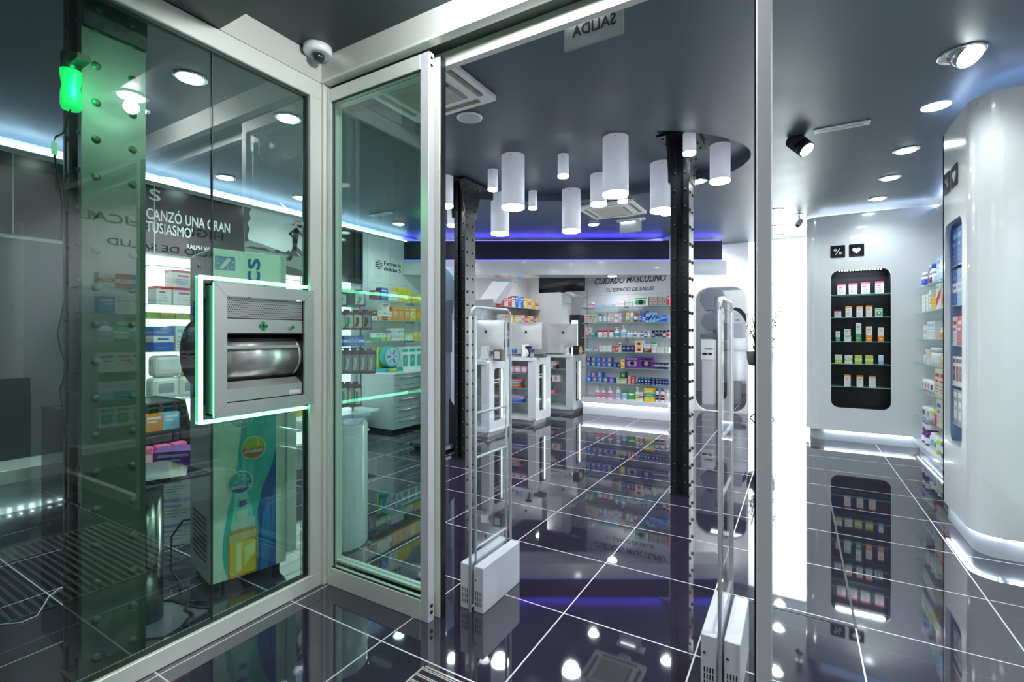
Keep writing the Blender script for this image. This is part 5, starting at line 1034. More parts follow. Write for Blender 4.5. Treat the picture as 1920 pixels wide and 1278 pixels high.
# black screen, pillar, cooler
a, b = AY(1010, 522, 7.6), AY(1097, 545, 7.6)
t = thing('call_display', (-3.42, 7.6, 2.05), 'long black unlit display board hanging above the farthest counter', 'display')
mb = MB(); mb.box((a[0], 7.6, b[2]), (b[0] - 0.02, 7.66, a[2] + 0.05), BLACKG, 0.004); mb.build('case', t)
mb = MB()
for xx in (a[0] + 0.15, b[0] - 0.15): mb.cyl((xx, 7.63, a[2] + 0.04), (xx, 7.63, H), 0.008, BLACK, 8)
mb.build('hanger', t)
mb = MB(); c = AY(1054, 547, 7.6); mb.lathe([(0.006, -0.02), (0.045, -0.006), (0.06, 0.006)], BLACKG, (c[0], 7.63, c[2]), 20); mb.build('sensor', t)
mb = MB(); a = AY(1026, 600, 9.2); b = AY(1053, 600, 9.2); mb.box((a[0], 9.2, 0), (b[0], 9.7, H), WALLW); struct(mb, 'trim_6')
a = AY(1069, 590, 9.6); b = AY(1086, 590, 9.6)
t = thing('tall_glass_cooler', ((a[0] + b[0]) / 2, 9.7, 0), 'tall narrow cooler with black-framed glass door beyond the farthest counter', 'refrigerator')
mb = MB(); mb.box((a[0], 9.6, 0), (b[0], 9.9, a[2]), BLACK, 0.004); mb.build('cabinet', t); mb = MB(); mb.box((a[0] + 0.03, 9.594, 0.1), (b[0] - 0.03, 9.6, a[2] - 0.12), emi('cooler_lit_door', (0.8, 0.9, 1.0), 0.8)); mb.build('glass_door', t)
t = thing('security_camera', (AY(1070, 553, 8.9)[0], 8.9, 2.2), 'grey camera housing on the wall beyond the black display board', 'security camera')
c = AY(1071, 553, 9.3)
mb = MB(); mb.box((c[0] - 0.11, 9.2, c[2] - 0.03), (c[0] + 0.11, 9.36, c[2] + 0.05), LGREY, 0.02, rot=Matrix.Rotation(0.4, 3, 'Y')); mb.cyl((c[0] + 0.06, 9.36, c[2]), (c[0] + 0.06, 9.94, c[2]), 0.014, LGREY, 8); mb.build('body', t)
# ================================================================== HEALTH SCALE
t = thing('weighing_machine', (-3.45, 4.62, 0), 'tall blue-grey curved height and weight machine behind the left iron column', 'scale')
Ys = 4.46
def sp(px, py): p_ = AY(px, py, Ys); return (p_[0], max(p_[2], 0.0))
prof = [(800, 872), (856, 872), (856, 840), (846, 760), (846, 600), (854, 560), (855, 535), (847, 515), (836, 502), (822, 496), (806, 494), (795, 497), (797, 506), (812, 510), (822, 520), (828, 540), (826, 565), (820, 590), (824, 640), (818, 660), (821, 740), (824, 800), (812, 850)]
mb = MB(); mb.prism([sp(*p_) for p_ in prof], Ys, Ys + 0.30, BGREY, 'Y', smooth=False); mb.build('body', t)
mb = MB(); mb.prism([sp(*p_) for p_ in ((833, 565), (848, 562), (848, 660), (834, 660))], Ys - 0.004, Ys, mat('panel_blue_grey', (0.08, 0.12, 0.17), 0.3), 'Y'); mb.build('side_panel', t)
mb = MB(); mb.prism([sp(*p_) for p_ in ((821, 600), (828, 600), (828, 619), (821, 619))], Ys - 0.006, Ys, mat('brass_label', (0.55, 0.42, 0.12), 0.3, 0.7), 'Y'); mb.build('brass_plate', t)
mb = MB(); mb.prism([sp(*p_) for p_ in ((842, 745), (852, 760), (852, 845), (842, 845))], Ys - 0.004, Ys, BLACK, 'Y'); mb.build('dark_recess', t)
mb = MB(); c = G(800, 862); mb.box((-3.95, 4.30, 0.03), (-3.42, 4.76, 0.085), mat('platform_blue', (0.05, 0.08, 0.12), 0.2), 0.01); mb.box((-3.90, 4.34, 0.0), (-3.47, 4.72, 0.03), BLACK); mb.build('foot_plate', t)
# ================================================================== HANGING PACK RACK
XR = -4.62
t = thing('hanging_rack', (XR, 4.0, 0), 'white gondola rack with bent grey tube frame holding insole packs', 'display rack')
mb = MB(); a = AX(632, 542, XR - 0.03); b = AX(672, 548, XR - 0.03); c = AX(676, 600, XR - 0.03); e_ = AX(676, 770, XR - 0.03)
mb.tube([(XR - 0.03, a[1] - 0.45, a[2]), a, (XR - 0.03, b[1] - 0.05, b[2] + 0.01), b, (XR - 0.03, c[1], c[2] + 0.1), (XR - 0.03, c[1], 0.62), (XR - 0.03, c[1] - 0.03, 0.55), (XR - 0.03, c[1] - 0.12, 0.50), (XR - 0.03, a[1] - 0.45, 0.46)], 0.012, GREY, 10)
mb.tube([(XR - 0.03, c[1] - 0.12, 0.505), (XR - 0.03, c[1] - 0.12, 0.0)], 0.012, GREY); mb.tube([(XR - 0.03, a[1] - 0.35, 0.46), (XR - 0.03, a[1] - 0.35, 0.0)], 0.012, GREY); mb.build('tube_frame', t)
for k, py in enumerate((575, 612, 652, 722)):
    zz = AX(660, py, XR - 0.03)[2]
    mb = MB(); mb.cyl((XR - 0.03, a[1] - 0.4, zz + 0.0), (XR - 0.03, c[1], zz), 0.007, GREY, 8); mb.build('hook_bar', t)
mb = MB(); mb.box((XR - 0.20, 3.3, 0.40), (XR + 0.15, 4.35, 0.425), WHITE, 0.003); mb.build('lower_tray', t)
def hang(py0, py1, xs, w, cols, nm, dx=0.0):
    for k, px in enumerate(xs):
        tp = AX(px, py0, XR + 0.04); bt = AX(px, py1, XR + 0.04); h = tp[2] - bt[2]
        put('hanging_pack', w, h, 0.05, tuple(cols[k % len(cols)].split()), (XR + 0.04 + dx, tp[1], bt[2]), pi / 2 - 0.25, '%s row of hanging rack' % nm, 'packs on the %s row of the hanging rack' % nm, k)
hang(543, 574, (636, 652, 671), 0.17, ['plum white grey', 'green plum plum', 'plum white grey'], 'top')
hang(580, 618, (634, 650, 667, 684), 0.16, ['plum cream green', 'plum cream teal', 'plum cream brown', 'plum grey brown'], 'second')
hang(652, 700, (635, 649, 663, 678, 693), 0.135, ['plum grey cream'], 'third')
hang(715, 762, (640, 653, 666), 0.14, ['plum cream teal', 'plum grey cream'], 'lowest')
for k, (p0, p1) in enumerate(((626, 641), (645, 682))):
    a = AX(p0, 650, XR + 0.02); b = AX(p1, 650, XR + 0.02)
    o = bpy.data.objects.new('carton', product('carton_stripe', b[1] - a[1], 0.13, 0.08, 'blue', 'white', 'grey')); C.objects.link(o); o.location = (XR - 0.02, (a[1] + b[1]) / 2, 1.205); o.rotation_euler = (0, 0, pi / 2)
    tag(o, ['narrow blue carton above the third row of hanging packs', 'wide blue and white carton above the third row of hanging packs'][k], 'carton', 'cartons on the hanging rack')
# white round pedestal just behind the sliding leaf
t = thing('round_pedestal', (-2.62, 2.05, 0), 'white round-fronted pedestal standing right behind the sliding door glass', 'pedestal')
pc = G(637, 1035); px_, py_ = pc[0] - 0.12, pc[1] + 0.10
mb = MB(); mb.lathe([(0.17, 0.0), (0.175, 0.01), (0.175, 0.76), (0.17, 0.775)], WHITE, (px_, py_, 0), 40); mb.build('drum', t)
mb = MB(); mb.lathe([(0.182, 0.775), (0.185, 0.78), (0.185, 0.792)], GLASSA, (px_, py_, 0), 40); mb.build('top', t)
t = thing('low_ledge', (-4.0, 3.35, 0), 'low white display ledge between the pedestal and the hanging rack', 'shelf')
a = AX(655, 790, -3.9); mb = MB(); mb.box((-4.35, 2.75, 0.335), (-3.88, 3.62, 0.36), WHITE, 0.003); mb.build('top', t); mb = MB(); mb.box((-4.30, 2.80, 0), (-4.28, 3.57, 0.335), WHITE); mb.box((-3.95, 3.3, 0), (-3.93, 3.57, 0.335), WHITE); mb.build('leg_panels', t)
# ================================================================== LEFT WINDOW DISPLAY
# upright advertising cooler, turned slightly
mr = radians(-13)
t = thing('vending_cooler', (-2.80, 1.56, 0), 'tall white advertising cooler with orange bottle poster behind the left window', 'vending machine', None, mr)
w2_, d2_, h2_ = 0.19, 0.20, 1.79      # local +X is its front
# place so that the near front corner sits at the measured spot
cr = Vector((-2.600, 1.352)); lc = Matrix.Rotation(mr, 2) @ Vector((d2_, -w2_)); t.location = (cr.x - lc.x, cr.y - lc.y, 0)
L = dict(loc=(0, 0, 0)); CS = mat('cooler_shell', (0.50, 0.58, 0.56), 0.35); CF = mat('cooler_front', (0.72, 0.80, 0.74), 0.3)
mb = MB(); mb.box((-d2_, -w2_, 0.04), (d2_ - 0.02, w2_, h2_), CS, 0.008); mb.build('cabinet', t, **L)
mb = MB()
for sx_ in (-1, 1):
    for sy_ in (-1, 1): mb.cyl((sx_ * (d2_ - 0.05), sy_ * (w2_ - 0.04), 0), (sx_ * (d2_ - 0.05), sy_ * (w2_ - 0.04), 0.045), 0.02, BLACK, 12)
mb.build('feet', t, **L)
mb = MB(); mb.box((d2_ - 0.02, -w2_, 0.05), (d2_, w2_, h2_), CF, 0.004); dr_ = mb.build('door', t, **L)
mb = MB(); mb.box((d2_ - 0.018, w2_ - 0.005, 0.1), (d2_ + 0.012, w2_ + 0.055, 1.55), mat('door_trim_pale', (0.62, 0.74, 0.68), 0.3), 0.006); mb.build('door_grip', t, **L)
mb = MB(); x_ = d2_
def pp(pts, m, k=1): mb.prism(pts, x_ + 0.0004, x_ + 0.0006 * k + 0.0004, m, 'X')
TEAL = mat('poster_teal', (0.02, 0.40, 0.42), 0.35); DBL = mat('poster_blue', (0.01, 0.10, 0.42), 0.35); AQ = mat('poster_aqua', (0.03, 0.50, 0.50), 0.35); MBL = mat('poster_mid_blue', (0.01, 0.20, 0.58), 0.35)
pp([(-0.105, 0.05), (0.132, 0.05), (0.132, 0.98), (0.02, 1.12), (-0.06, 1.12), (-0.03, 0.98), (-0.055, 0.75), (-0.075, 0.55), (-0.11, 0.42), (-0.13, 0.28), (-0.135, 0.18), (-0.125, 0.10)], AQ, 1)
pp([(-0.085, 0.05), (-0.10, 0.12), (-0.105, 0.25), (-0.085, 0.40), (-0.075, 0.50), (-0.02, 0.50), (0.01, 0.40), (0.02, 0.30), (0.0, 0.05)], mat('poster_mint', (0.25, 0.68, 0.58), 0.35), 2)
pp([(-0.02, 0.05), (0.132, 0.05), (0.132, 0.70), (0.105, 0.60), (0.06, 0.50), (0.035, 0.38), (0.04, 0.30), (0.04, 0.12)], DBL, 2)
pp([(0.05, 0.05), (0.09, 0.05), (0.105, 0.25), (0.10, 0.42), (0.06, 0.36), (0.055, 0.2)], MBL, 3); pp([(0.10, 0.12), (0.125, 0.3), (0.13, 0.55), (0.115, 0.45)], MBL, 3)
pp([(0.02, 0.52), (0.045, 0.60), (0.08, 0.9), (0.05, 1.12), (0.03, 1.12), (0.045, 0.9), (0.02, 0.66)], TEAL, 2); pp([(-0.05, 0.62), (-0.02, 0.80), (-0.005, 1.12), (-0.03, 1.12), (-0.045, 0.85)], TEAL, 3)
mb.build('poster', t, **L)
mb = MB(); OR = mat('poster_orange', (0.72, 0.24, 0.02), 0.3); YL = mat('poster_yellow', (0.88, 0.60, 0.08), 0.3); PL = mat('poster_pale', (0.55, 0.68, 0.62), 0.3)
pp(rrect(-0.110, 0.050, 0.034, 0.296, 0.018), OR, 4); pp(rrect(-0.102, 0.062, 0.026, 0.235, 0.014), YL, 5); pp([(-0.104, 0.232), (0.028, 0.245), (0.028, 0.286), (-0.104, 0.280)], mat('poster_amber', (0.70, 0.55, 0.28), 0.3), 6)
pp([(-0.07, 0.08), (-0.045, 0.08), (-0.045, 0.23), (-0.07, 0.23)], mat('poster_cream', (0.92, 0.85, 0.40), 0.3), 6); pp([(-0.03, 0.10), (0.02, 0.16), (0.02, 0.22), (-0.03, 0.20)], mat('poster_cream', (0, 0, 0)), 6)
pp([(-0.098, 0.298), (0.023, 0.302), (0.023, 0.352), (-0.055, 0.352), (-0.055, 0.345), (-0.098, 0.338)], PL, 5); pp([(-0.065, 0.355), (-0.018, 0.355), (-0.012, 0.40), (-0.070, 0.40)], PL, 5); pp([(-0.098, 0.302), (0.023, 0.306), (0.023, 0.309), (-0.098, 0.305)], GREY, 7)
pp([(-0.065, 0.432), (-0.04, 0.420), (-0.012, 0.436), (-0.025, 0.436), (-0.02, 0.455), (-0.058, 0.452), (-0.052, 0.434)], DBL, 5); mb.build('bottle_print', t, **L)
mb = MB(); pp(circ(-0.049, 0.552, 0.062, 28), mat('poster_ring', (0.75, 0.8, 0.78), 0.3), 6); pp(circ(-0.049, 0.552, 0.058, 28), TEAL, 7); pp([(-0.10, 0.53), (-0.049, 0.52), (0.005, 0.555), (0.0, 0.53), (-0.03, 0.50), (-0.06, 0.497), (-0.09, 0.51)], DBL, 8)
random.seed(5)
for k in range(16):
    a_ = random.uniform(0, 6.28); r_ = random.uniform(0, 0.045); cx_, cz_ = -0.049 + r_ * cos(a_), 0.57 + r_ * 0.55 * sin(a_); pp(circ(cx_, cz_, random.uniform(0.004, 0.009), 7), mat('poster_mint', (0, 0, 0)), 8)
mb.build('minerals_badge', t, **L)
mb = MB(); pp(circ(0.015, 0.727, 0.062, 28), mat('poster_ring', (0, 0, 0)), 6); pp(circ(0.015, 0.727, 0.058, 28), mat('poster_rust', (0.62, 0.12, 0.03), 0.3), 7); pp([p_ for p_ in circ(0.015, 0.727, 0.058, 28) if p_[1] > 0.722], mat('poster_olive', (0.42, 0.48, 0.05), 0.3), 8); pp([(0.03, 0.735), (0.045, 0.735), (0.045, 0.775), (0.03, 0.778)], PM('yellow'), 9); mb.build('vitamins_badge', t, **L)
mb = MB(); pp(circ(-0.046, 0.905, 0.060, 28), mat('poster_ring', (0, 0, 0)), 6); pp(circ(-0.046, 0.905, 0.056, 28), TEAL, 7); mb.build('upper_badge', t, **L)
f_ = mr + pi / 2
def loc3(lx, ly_, lz): v = Matrix.Rotation(mr, 2) @ Vector((lx, ly_)); return (t.location.x + v.x, t.location.y + v.y, lz)
text('MINERALES', 0.026, loc3(d2_ + 0.008, -0.099, 0.522), f_, WL, t, width=0.098); text('VITAMINAS', 0.026, loc3(d2_ + 0.008, -0.034, 0.702), f_, WL, t, width=0.096); text('ASTICOS', 0.026, loc3(d2_ + 0.008, -0.086, 0.872), f_, WL, t, width=0.08)
text('trics', 0.130, loc3(d2_ + 0.001, 0.047, 1.44), f_, mat('logo_blue', (0.01, 0.10, 0.38), 0.4), t, roll=pi / 2, width=0.32); text('cas', 0.035, loc3(d2_ + 0.001, 0.082, 1.55), f_, GREY, t, roll=pi / 2, width=0.075)
mb = MB(); pp(rrect(-0.17, 1.68, -0.075, 1.752, 0.003), mat('print_mid_blue', (0.12, 0.25, 0.50), 0.35), 2); pp([(-0.15, 1.69), (-0.135, 1.685), (-0.095, 1.735), (-0.10, 1.745), (-0.112, 1.745)], mat('print_pale', (0.6, 0.72, 0.66), 0.35), 3)
for u_, v_ in ((-0.16, 1.735), (-0.155, 1.715), (-0.09, 1.70), (-0.11, 1.69), (-0.085, 1.725)): pp(circ(u_, v_, 0.004, 8), mat('print_pale', (0, 0, 0)), 3)
mb.build('blue_print', t, **L)
mb = MB(); mb.box((-0.02, -w2_ - 0.003, 1.55), (0.06, -w2_, 1.76), mat('plate_pale', (0.55, 0.6, 0.6), 0.4))
for zz in (1.71, 1.64, 1.59): mb.cyl((0.02, -w2_ - 0.012, zz), (0.02, -w2_, zz), 0.014, BLACK, 14)
mb.build('control_plate', t, **L)
mb = MB()
for i in range(9): mb.box((-0.13, -w2_ - 0.002, 0.14 + i * 0.028), (0.13, -w2_, 0.152 + i * 0.028), BLACK)
mb.build('vent_grille', t, **L)
mb = MB(); mb.tube([(-0.16, -w2_ - 0.01, 0.30), (-0.20, -w2_ - 0.03, 0.29), (-0.26, -w2_ - 0.02, 0.27), (-0.24, -w2_ - 0.08, 0.2), (-0.15, -w2_ - 0.10, 0.05), (-0.05, -w2_ - 0.08, 0.01), (0.05, -w2_ - 0.10, 0.01)], 0.006, BLACK); mb.build('power_cable', t, **L)
t = thing('loose_cable', (-2.50, 1.25, 0), 'black cable coiled on the floor beside the advertising cooler', 'cable')
mb = MB(); mb.tube([(-2.80, 1.16, 0.008), (-2.70, 1.22, 0.01), (-2.58, 1.24, 0.008), (-2.50, 1.26, 0.01), (-2.47, 1.29, 0.012), (-2.54, 1.30, 0.01), (-2.62, 1.26, 0.01), (-2.56, 1.21, 0.01), (-2.48, 1.21, 0.012), (-2.44, 1.18, 0.03), (-2.40, 1.12, 0.02), (-2.34, 1.10, 0.01), (-2.30, 1.14, 0.008)], 0.006, BLACK); mb.build('wire', t)
# steel post table
t = thing('steel_post_table', (-2.64, 1.10, 0), 'steel round post with square base and tilted dark top between column and cooler', 'stand')
mb = MB(); mb.lathe([(0.062, 0.006), (0.062, 0.66)], STEELV, (-2.63, 1.085, 0), 36); mb.build('post', t)
mb = MB(); mb.prism([(-2.84, 0.97), (-2.51, 0.97), (-2.42, 1.06), (-2.46, 1.27), (-2.84, 1.20)], 0.0, 0.006, mat('plate_steel', (0.35, 0.33, 0.38), 0.3, 0.8)); mb.build('base_plate', t)
mb = MB(); q = Matrix.Rotation(radians(14), 3, 'Y'); mb.box((-2.86, 0.93, 0.675), (-2.44, 1.27, 0.695), BLACKG, 0.003, rot=Matrix.Rotation(radians(-5), 3, 'X')); mb.build('tilted_top', t)
mb = MB(); mb.box((-2.80, 0.99, 0.655), (-2.50, 1.21, 0.668), mat('tray_pale', (0.6, 0.62, 0.6), 0.4)); mb.build('under_tray', t)
# boxes stacked on the floor behind
def bigbox(x, y, z, w, d, h, c1, c2, label):
    o = bpy.data.objects.new('storage_box', product('carton_text', w, h, d, c1, c2, 'grey')); C.objects.link(o); o.location = (x, y, z); o.rotation_euler = (0, 0, 0.9); tag(o, label, 'box', 'boxes on the floor by the cooler')
bigbox(-3.52, 1.63, 0.0, 0.30, 0.24, 0.16, 'white', 'violet', 'white box on the floor left of the cooler, lowest of the stack')
bigbox(-3.52, 1.63, 0.161, 0.30, 0.24, 0.16, 'white', 'violet', 'white box in the floor stack left of the cooler, second from bottom')
bigbox(-3.52, 1.63, 0.322, 0.30, 0.24, 0.14, 'white', 'violet', 'white box in the floor stack left of the cooler, third from bottom')
bigbox(-3.53, 1.63, 0.463, 0.22, 0.20, 0.13, 'purple', 'violet', 'purple box on top of the white floor stack beside the cooler')
# black gondola
t = thing('black_gondola', (-4.35, 1.75, 0), 'black slant-sided display gondola holding yellow boxes and pink packs', 'display rack')
ga, gb = 1.30, 2.02
mb = MB()
for yy in (ga, gb): mb.prism([(-4.75, 0.0), (-4.05, 0.0), (-4.05, 0.30), (-4.28, 0.82), (-4.75, 0.82)], yy - 0.01, yy + 0.01, BLACKG, 'Y')
mb.box((-4.75, ga, 0.05), (-4.73, gb, 0.82), BLACK); mb.box((-4.75, ga, 0.80), (-4.30, gb, 0.815), BLACK); mb.build('frame', t)
for zz, xx in ((0.60, -4.20), (0.32, -4.08)):
    mb = MB(); mb.box((-4.73, ga + 0.01, zz - 0.012), (xx, gb - 0.01, zz), BLACK); mb.build('shelf', t)
row(0.60, [(ga + 0.06, ga + 0.42, 3, 0.15, 'carton_photo', ['yellow white blue', 'lime white orange', 'yellow navy white']), (ga + 0.44, gb - 0.04, 2, 0.13, 'carton_text', ['orange white', 'sky white'])], -4.30, 'Y', 0.08, 'upper shelf of black gondola', 'goods on the upper shelf of the black gondola', pi / 2)
row(0.32, [(ga + 0.03, ga + 0.30, 3, 0.09, 'pack', 'palepink white'), (ga + 0.34, gb - 0.04, 3, 0.19, 'pack', 'pink palepink')], -4.17, 'Y', 0.08, 'lower shelf of black gondola', 'packs on the lower shelf of the black gondola', pi / 2)
# right hand strip seen between cooler and post: white plinth boxes
row(0.34, [(3.35, 3.9, 4, 0.20, 'carton_text', ['orange white', 'red white', 'yellow white'])], XL + 0.27, 'Y', 0.12, 'bottom ledge behind cooler', 'cartons on the ledge behind the cooler', pi / 2)
# ================================================================== SECURITY GATES
def gate(x, y0_, label, tint=ALUV):
    t = thing('security_gate', (x, y0_ + 0.175, 0), label, 'security gate', 'clear security gates inside the door')
    GB = mat('gate_grey', (0.62, 0.64, 0.70), 0.35); GT = mat('antenna_tube_grey', (0.62, 0.65, 0.67), 0.3, 0.1)
    for s in (-1, 1):
        x1_, x2_ = (x - 0.068, x - 0.012) if s < 0 else (x + 0.012, x + 0.068)
        mb = MB(); mb.box((x1_, y0_, 0.0), (x2_, y0_ + 0.355, 0.22), GB, 0.003)
        b_ = mb.build('base_box', t)
        mb = MB(); xm = (x1_ + x2_) / 2
        for i in range(4):
            for j in range(3): mb.box((xm - 0.017 + i * 0.010, y0_ - 0.0015, 0.03 + j * 0.026), (xm - 0.013 + i * 0.010, y0_ + 0.001, 0.05 + j * 0.026), BLACK)
        mb.build('vent_slots', b_)
        mb = MB(); mb.cyl((xm - 0.015, y0_ - 0.004, 0.155), (xm - 0.015, y0_, 0.155), 0.005, mat('chrome_bar', (0, 0, 0)), 12); mb.build('lock_screw', b_)
    mb = MB(); ol = rrect(y0_ - 0.012, 0.02, y0_ + 0.37, 1.478, 0.06, 6, (0, 0, 1, 1))
    mb.prism(ol, x - 0.006, x + 0.006, GLASSA, 'X', side=mat('acrylic_edge', (0.62, 0.68, 0.68), 0.15)); mb.build('clear_panel', t)
    mb = MB(); mb.tube([(x, y0_ - 0.012, 0.0), (x, y0_ - 0.012, 1.43), (x, y0_ - 0.002, 1.462), (x, y0_ + 0.03, 1.478), (x, y0_ + 0.33, 1.478), (x, y0_ + 0.36, 1.462), (x, y0_ + 0.37, 1.43), (x, y0_ + 0.37, 0.02)], 0.007, mat('edge_profile', (0.78, 0.80, 0.82), 0.3, 0.1), 10); mb.build('edge_profile', t)
    mb = MB(); A_ = y0_ + 0.035; B_ = y0_ + 0.325
    for xx in (x,):
        mb.tube([(xx, A_, 0.10), (xx, A_, 1.44), (xx, B_, 1.44), (xx, B_, 0.10)], 0.0065, GT, 10)
    for zz in (0.955, 0.735, 0.29): mb.cyl((x, A_, zz), (x, B_, zz), 0.0065, GT, 10)
    mb.build('antenna_tubes', t)
gate(-1.365, 1.925, 'clear panelled security gate with grey base, left side of the door opening')
gate(-0.245, 1.925, 'security gate on the right, cut by the door post, seen nearly edge on')
# ================================================================== BACK ROOM THROUGH THE ARCH
SH = mat('cool_grey', (0.30, 0.32, 0.38), 0.4)
t = thing('reception_desk', (-0.95, 10.3, 0), 'pale grey cylindrical desk seen through the arched opening', 'desk')
c = AY(1380, 650, 10.4)
mb = MB(); mb.lathe([(0.10, 0.0), (0.10, 0.45), (0.27, 0.46), (0.28, 0.48), (0.28, 1.02), (0.26, 1.03)], LGREY, (c[0], 10.4, 0), 36); mb.build('body', t)
mb = MB(); mb.lathe([(0.24, 1.031), (0.24, 1.27), (0.22, 1.28)], mat('pale_shell', (0.6, 0.62, 0.68), 0.4), (c[0], 10.4, 0), 36); mb.build('raised_top', t)
a, b = AY(1354, 605, 10.2), AY(1391, 638, 10.2)
t = thing('monitor', ((a[0] + b[0]) / 2, 10.2, 1.28), 'grey monitor back on the round desk beyond the arch', 'monitor')
mb = MB(); mb.box((a[0], 10.2, b[2]), (b[0], 10.24, a[2]), SH, 0.01); mb.build('shell', t); mb = MB(); mb.cyl(((a[0] + b[0]) / 2, 10.28, 1.28), ((a[0] + b[0]) / 2, 10.26, b[2] + 0.1), 0.02, SH, 12); mb.build('stand', t)
a, b = AY(1314, 636, 10.0), AY(1338, 675, 10.0)
t = thing('drawer_unit', ((a[0] + b[0]) / 2, 10.15, 0), 'white cabinet with small logo and dark handles, left inside the arch', 'cabinet')
mb = MB(); mb.box((a[0], 10.0, b[2] + 0.005), (b[0], 10.35, a[2]), WHITE, 0.003); mb.box((a[0] + 0.02, 10.02, 0.0), (b[0], 10.35, b[2] + 0.005), mat('pale_shell', (0, 0, 0))); mb.build('body', t)
mb = MB()
for px_0, px_1 in ((1317, 1326), (1328, 1335)):
    p_, q_ = AY(px_0, 661, 10.0), AY(px_1, 665, 10.0); mb.box((p_[0], 9.992, q_[2]), (q_[0], 10.0, p_[2]), BLACK)
mb.build('handle', t)
p_ = AY(1321, 655, 10.0); text('Farmacia delicias 5', 0.05, (p_[0], 9.996, p_[2]), '-Y', TXT, t, width=0.15)
t = thing('curved_lamp_arm', (-1.5, 10.5, 1.2), 'grey curved equipment with stacked shells hanging left inside the arch', 'equipment')
mb = MB(); E1 = mat('equipment_grey', (0.22, 0.24, 0.30), 0.35)
def sz(px, py, Y=10.5): p_ = AY(px, py, Y); return (p_[0], p_[2])
mb.prism([sz(*p_) for p_ in ((1313, 552), (1328, 540), (1352, 541), (1356, 552), (1340, 556), (1336, 580), (1322, 582), (1312, 566))], 10.5, 10.8, E1, 'Y'); mb.prism([sz(*p_) for p_ in ((1320, 590), (1336, 586), (1345, 600), (1342, 618), (1326, 620), (1313, 606))], 10.5, 10.8, E1, 'Y'); mb.prism([sz(*p_) for p_ in ((1313, 626), (1346, 626), (1346, 634), (1313, 634))], 10.5, 10.8, E1, 'Y'); mb.prism([sz(*p_) for p_ in ((1334, 545), (1342, 545), (1344, 636), (1336, 636))], 10.6, 10.7, E1, 'Y'); mb.build('shells', t)
t = thing('dark_shelving', (-2.25, 10.9, 0.8), 'white shelves with small boxes on the navy wall inside the arch', 'shelving')
for k, py in enumerate((575, 593, 616, 637, 663, 693)):
    zz = AY(1306, py, 10.6)[2]
    mb = MB(); mb.box((-2.298, 10.2, zz - 0.02), (-2.02, 12.0, zz), WHITE); mb.build('shelf', t)
    if k < 4: row(zz, [(10.4, 11.6, 6, 0.15, 'carton_text', ['white teal', 'white sky'])], -2.15, 'Y', 0.1, '%s white shelf inside arch' % ORD[k], 'boxes on the %s shelf inside the arch' % ORD[k], pi / 2)
# portrait poster
YP = 11.6
t = thing('portrait_poster', (-0.9, YP, 0.6), 'large pale portrait poster of a woman with dark hair beyond the arch', 'poster')
def sp2(px, py): p_ = AY(px, py, YP); return (p_[0], p_[2])
a, b = sp2(1347, 545), sp2(1420, 720)
mb = MB(); mb.box((a[0], YP, b[1]), (min(b[0], -0.12), YP + 0.03, a[1]), mat('poster_white', (0.72, 0.74, 0.76), 0.5)); mb.build('panel', t)
mb = MB(); mb.prism([sp2(*p_) for p_ in ((1372, 578), (1380, 576), (1390, 579), (1398, 588), (1403, 600), (1403, 612), (1396, 600), (1390, 590), (1382, 583), (1374, 581))], YP - 0.004, YP, BLACK, 'Y'); mb.build('hair_print', t)
mb = MB(); mb.prism([sp2(*p_) for p_ in ((1374, 583), (1384, 585), (1392, 594), (1398, 606), (1398, 635), (1390, 660), (1376, 672), (1370, 640), (1370, 600))], YP - 0.002, YP, mat('poster_skin', (0.60, 0.61, 0.63), 0.5), 'Y'); mb.prism([sp2(*p_) for p_ in ((1377, 600), (1383, 597), (1389, 600), (1383, 602))], YP - 0.004, YP - 0.002, GREY, 'Y'); mb.prism([sp2(*p_) for p_ in ((1375, 593), (1383, 590), (1391, 594), (1383, 592))], YP - 0.004, YP - 0.002, GREY, 'Y'); mb.build('face_print', t)
lamp('AREA', (-1.0, 10.6, 2.85), 14, (0.9, 0.95, 1), 1.2, name='back_room_light')
# ================================================================== PLANT ON STAND
pl = (-0.50, 8.62)
t = thing('potted_plant', (pl[0], pl[1], 0), 'leafy green plant in a black pot on a thin stand, behind the door post', 'plant')
zp = 0.86
mb = MB(); mb.lathe([(0.17, zp), (0.20, zp + 0.10), (0.205, zp + 0.22), (0.19, zp + 0.22), (0.18, zp + 0.12)], mat('pot_black', (0.03, 0.035, 0.03), 0.3), (pl[0], pl[1], 0), 28); mb.build('pot', t)
mb = MB(); mb.tube([(pl[0], pl[1], zp + 0.02), (pl[0], pl[1], 0.25)], 0.012, BLACK)
for k in range(3):
    a = k * 2 * pi / 3 + 0.4; mb.tube([(pl[0], pl[1], 0.28), (pl[0] + 0.08 * cos(a), pl[1] + 0.08 * sin(a), 0.10), (pl[0] + 0.2 * cos(a), pl[1] + 0.2 * sin(a), 0.008)], 0.009, BLACK)
mb.build('stand', t)
random.seed(11); mb = MB(); BR_ = []
for k in range(16):
    a = random.uniform(0, 2 * pi); r = random.uniform(0.05, 0.24); zt_ = random.uniform(1.25, 1.78)
    pts = [(pl[0], pl[1], zp + 0.12), (pl[0] + r * 0.4 * cos(a), pl[1] + r * 0.4 * sin(a), (zp + zt_) / 2), (pl[0] + r * cos(a), pl[1] + r * sin(a), zt_)]
    mb.tube(pts, 0.004, mat('twig_brown', (0.08, 0.05, 0.02), 0.6), 5); BR_.append(pts)
mb.build('stems', t)
mb = MB(); LM = [mat('leaf_green', (0.04, 0.13, 0.03), 0.45), mat('leaf_dark_green', (0.015, 0.06, 0.015), 0.4)]
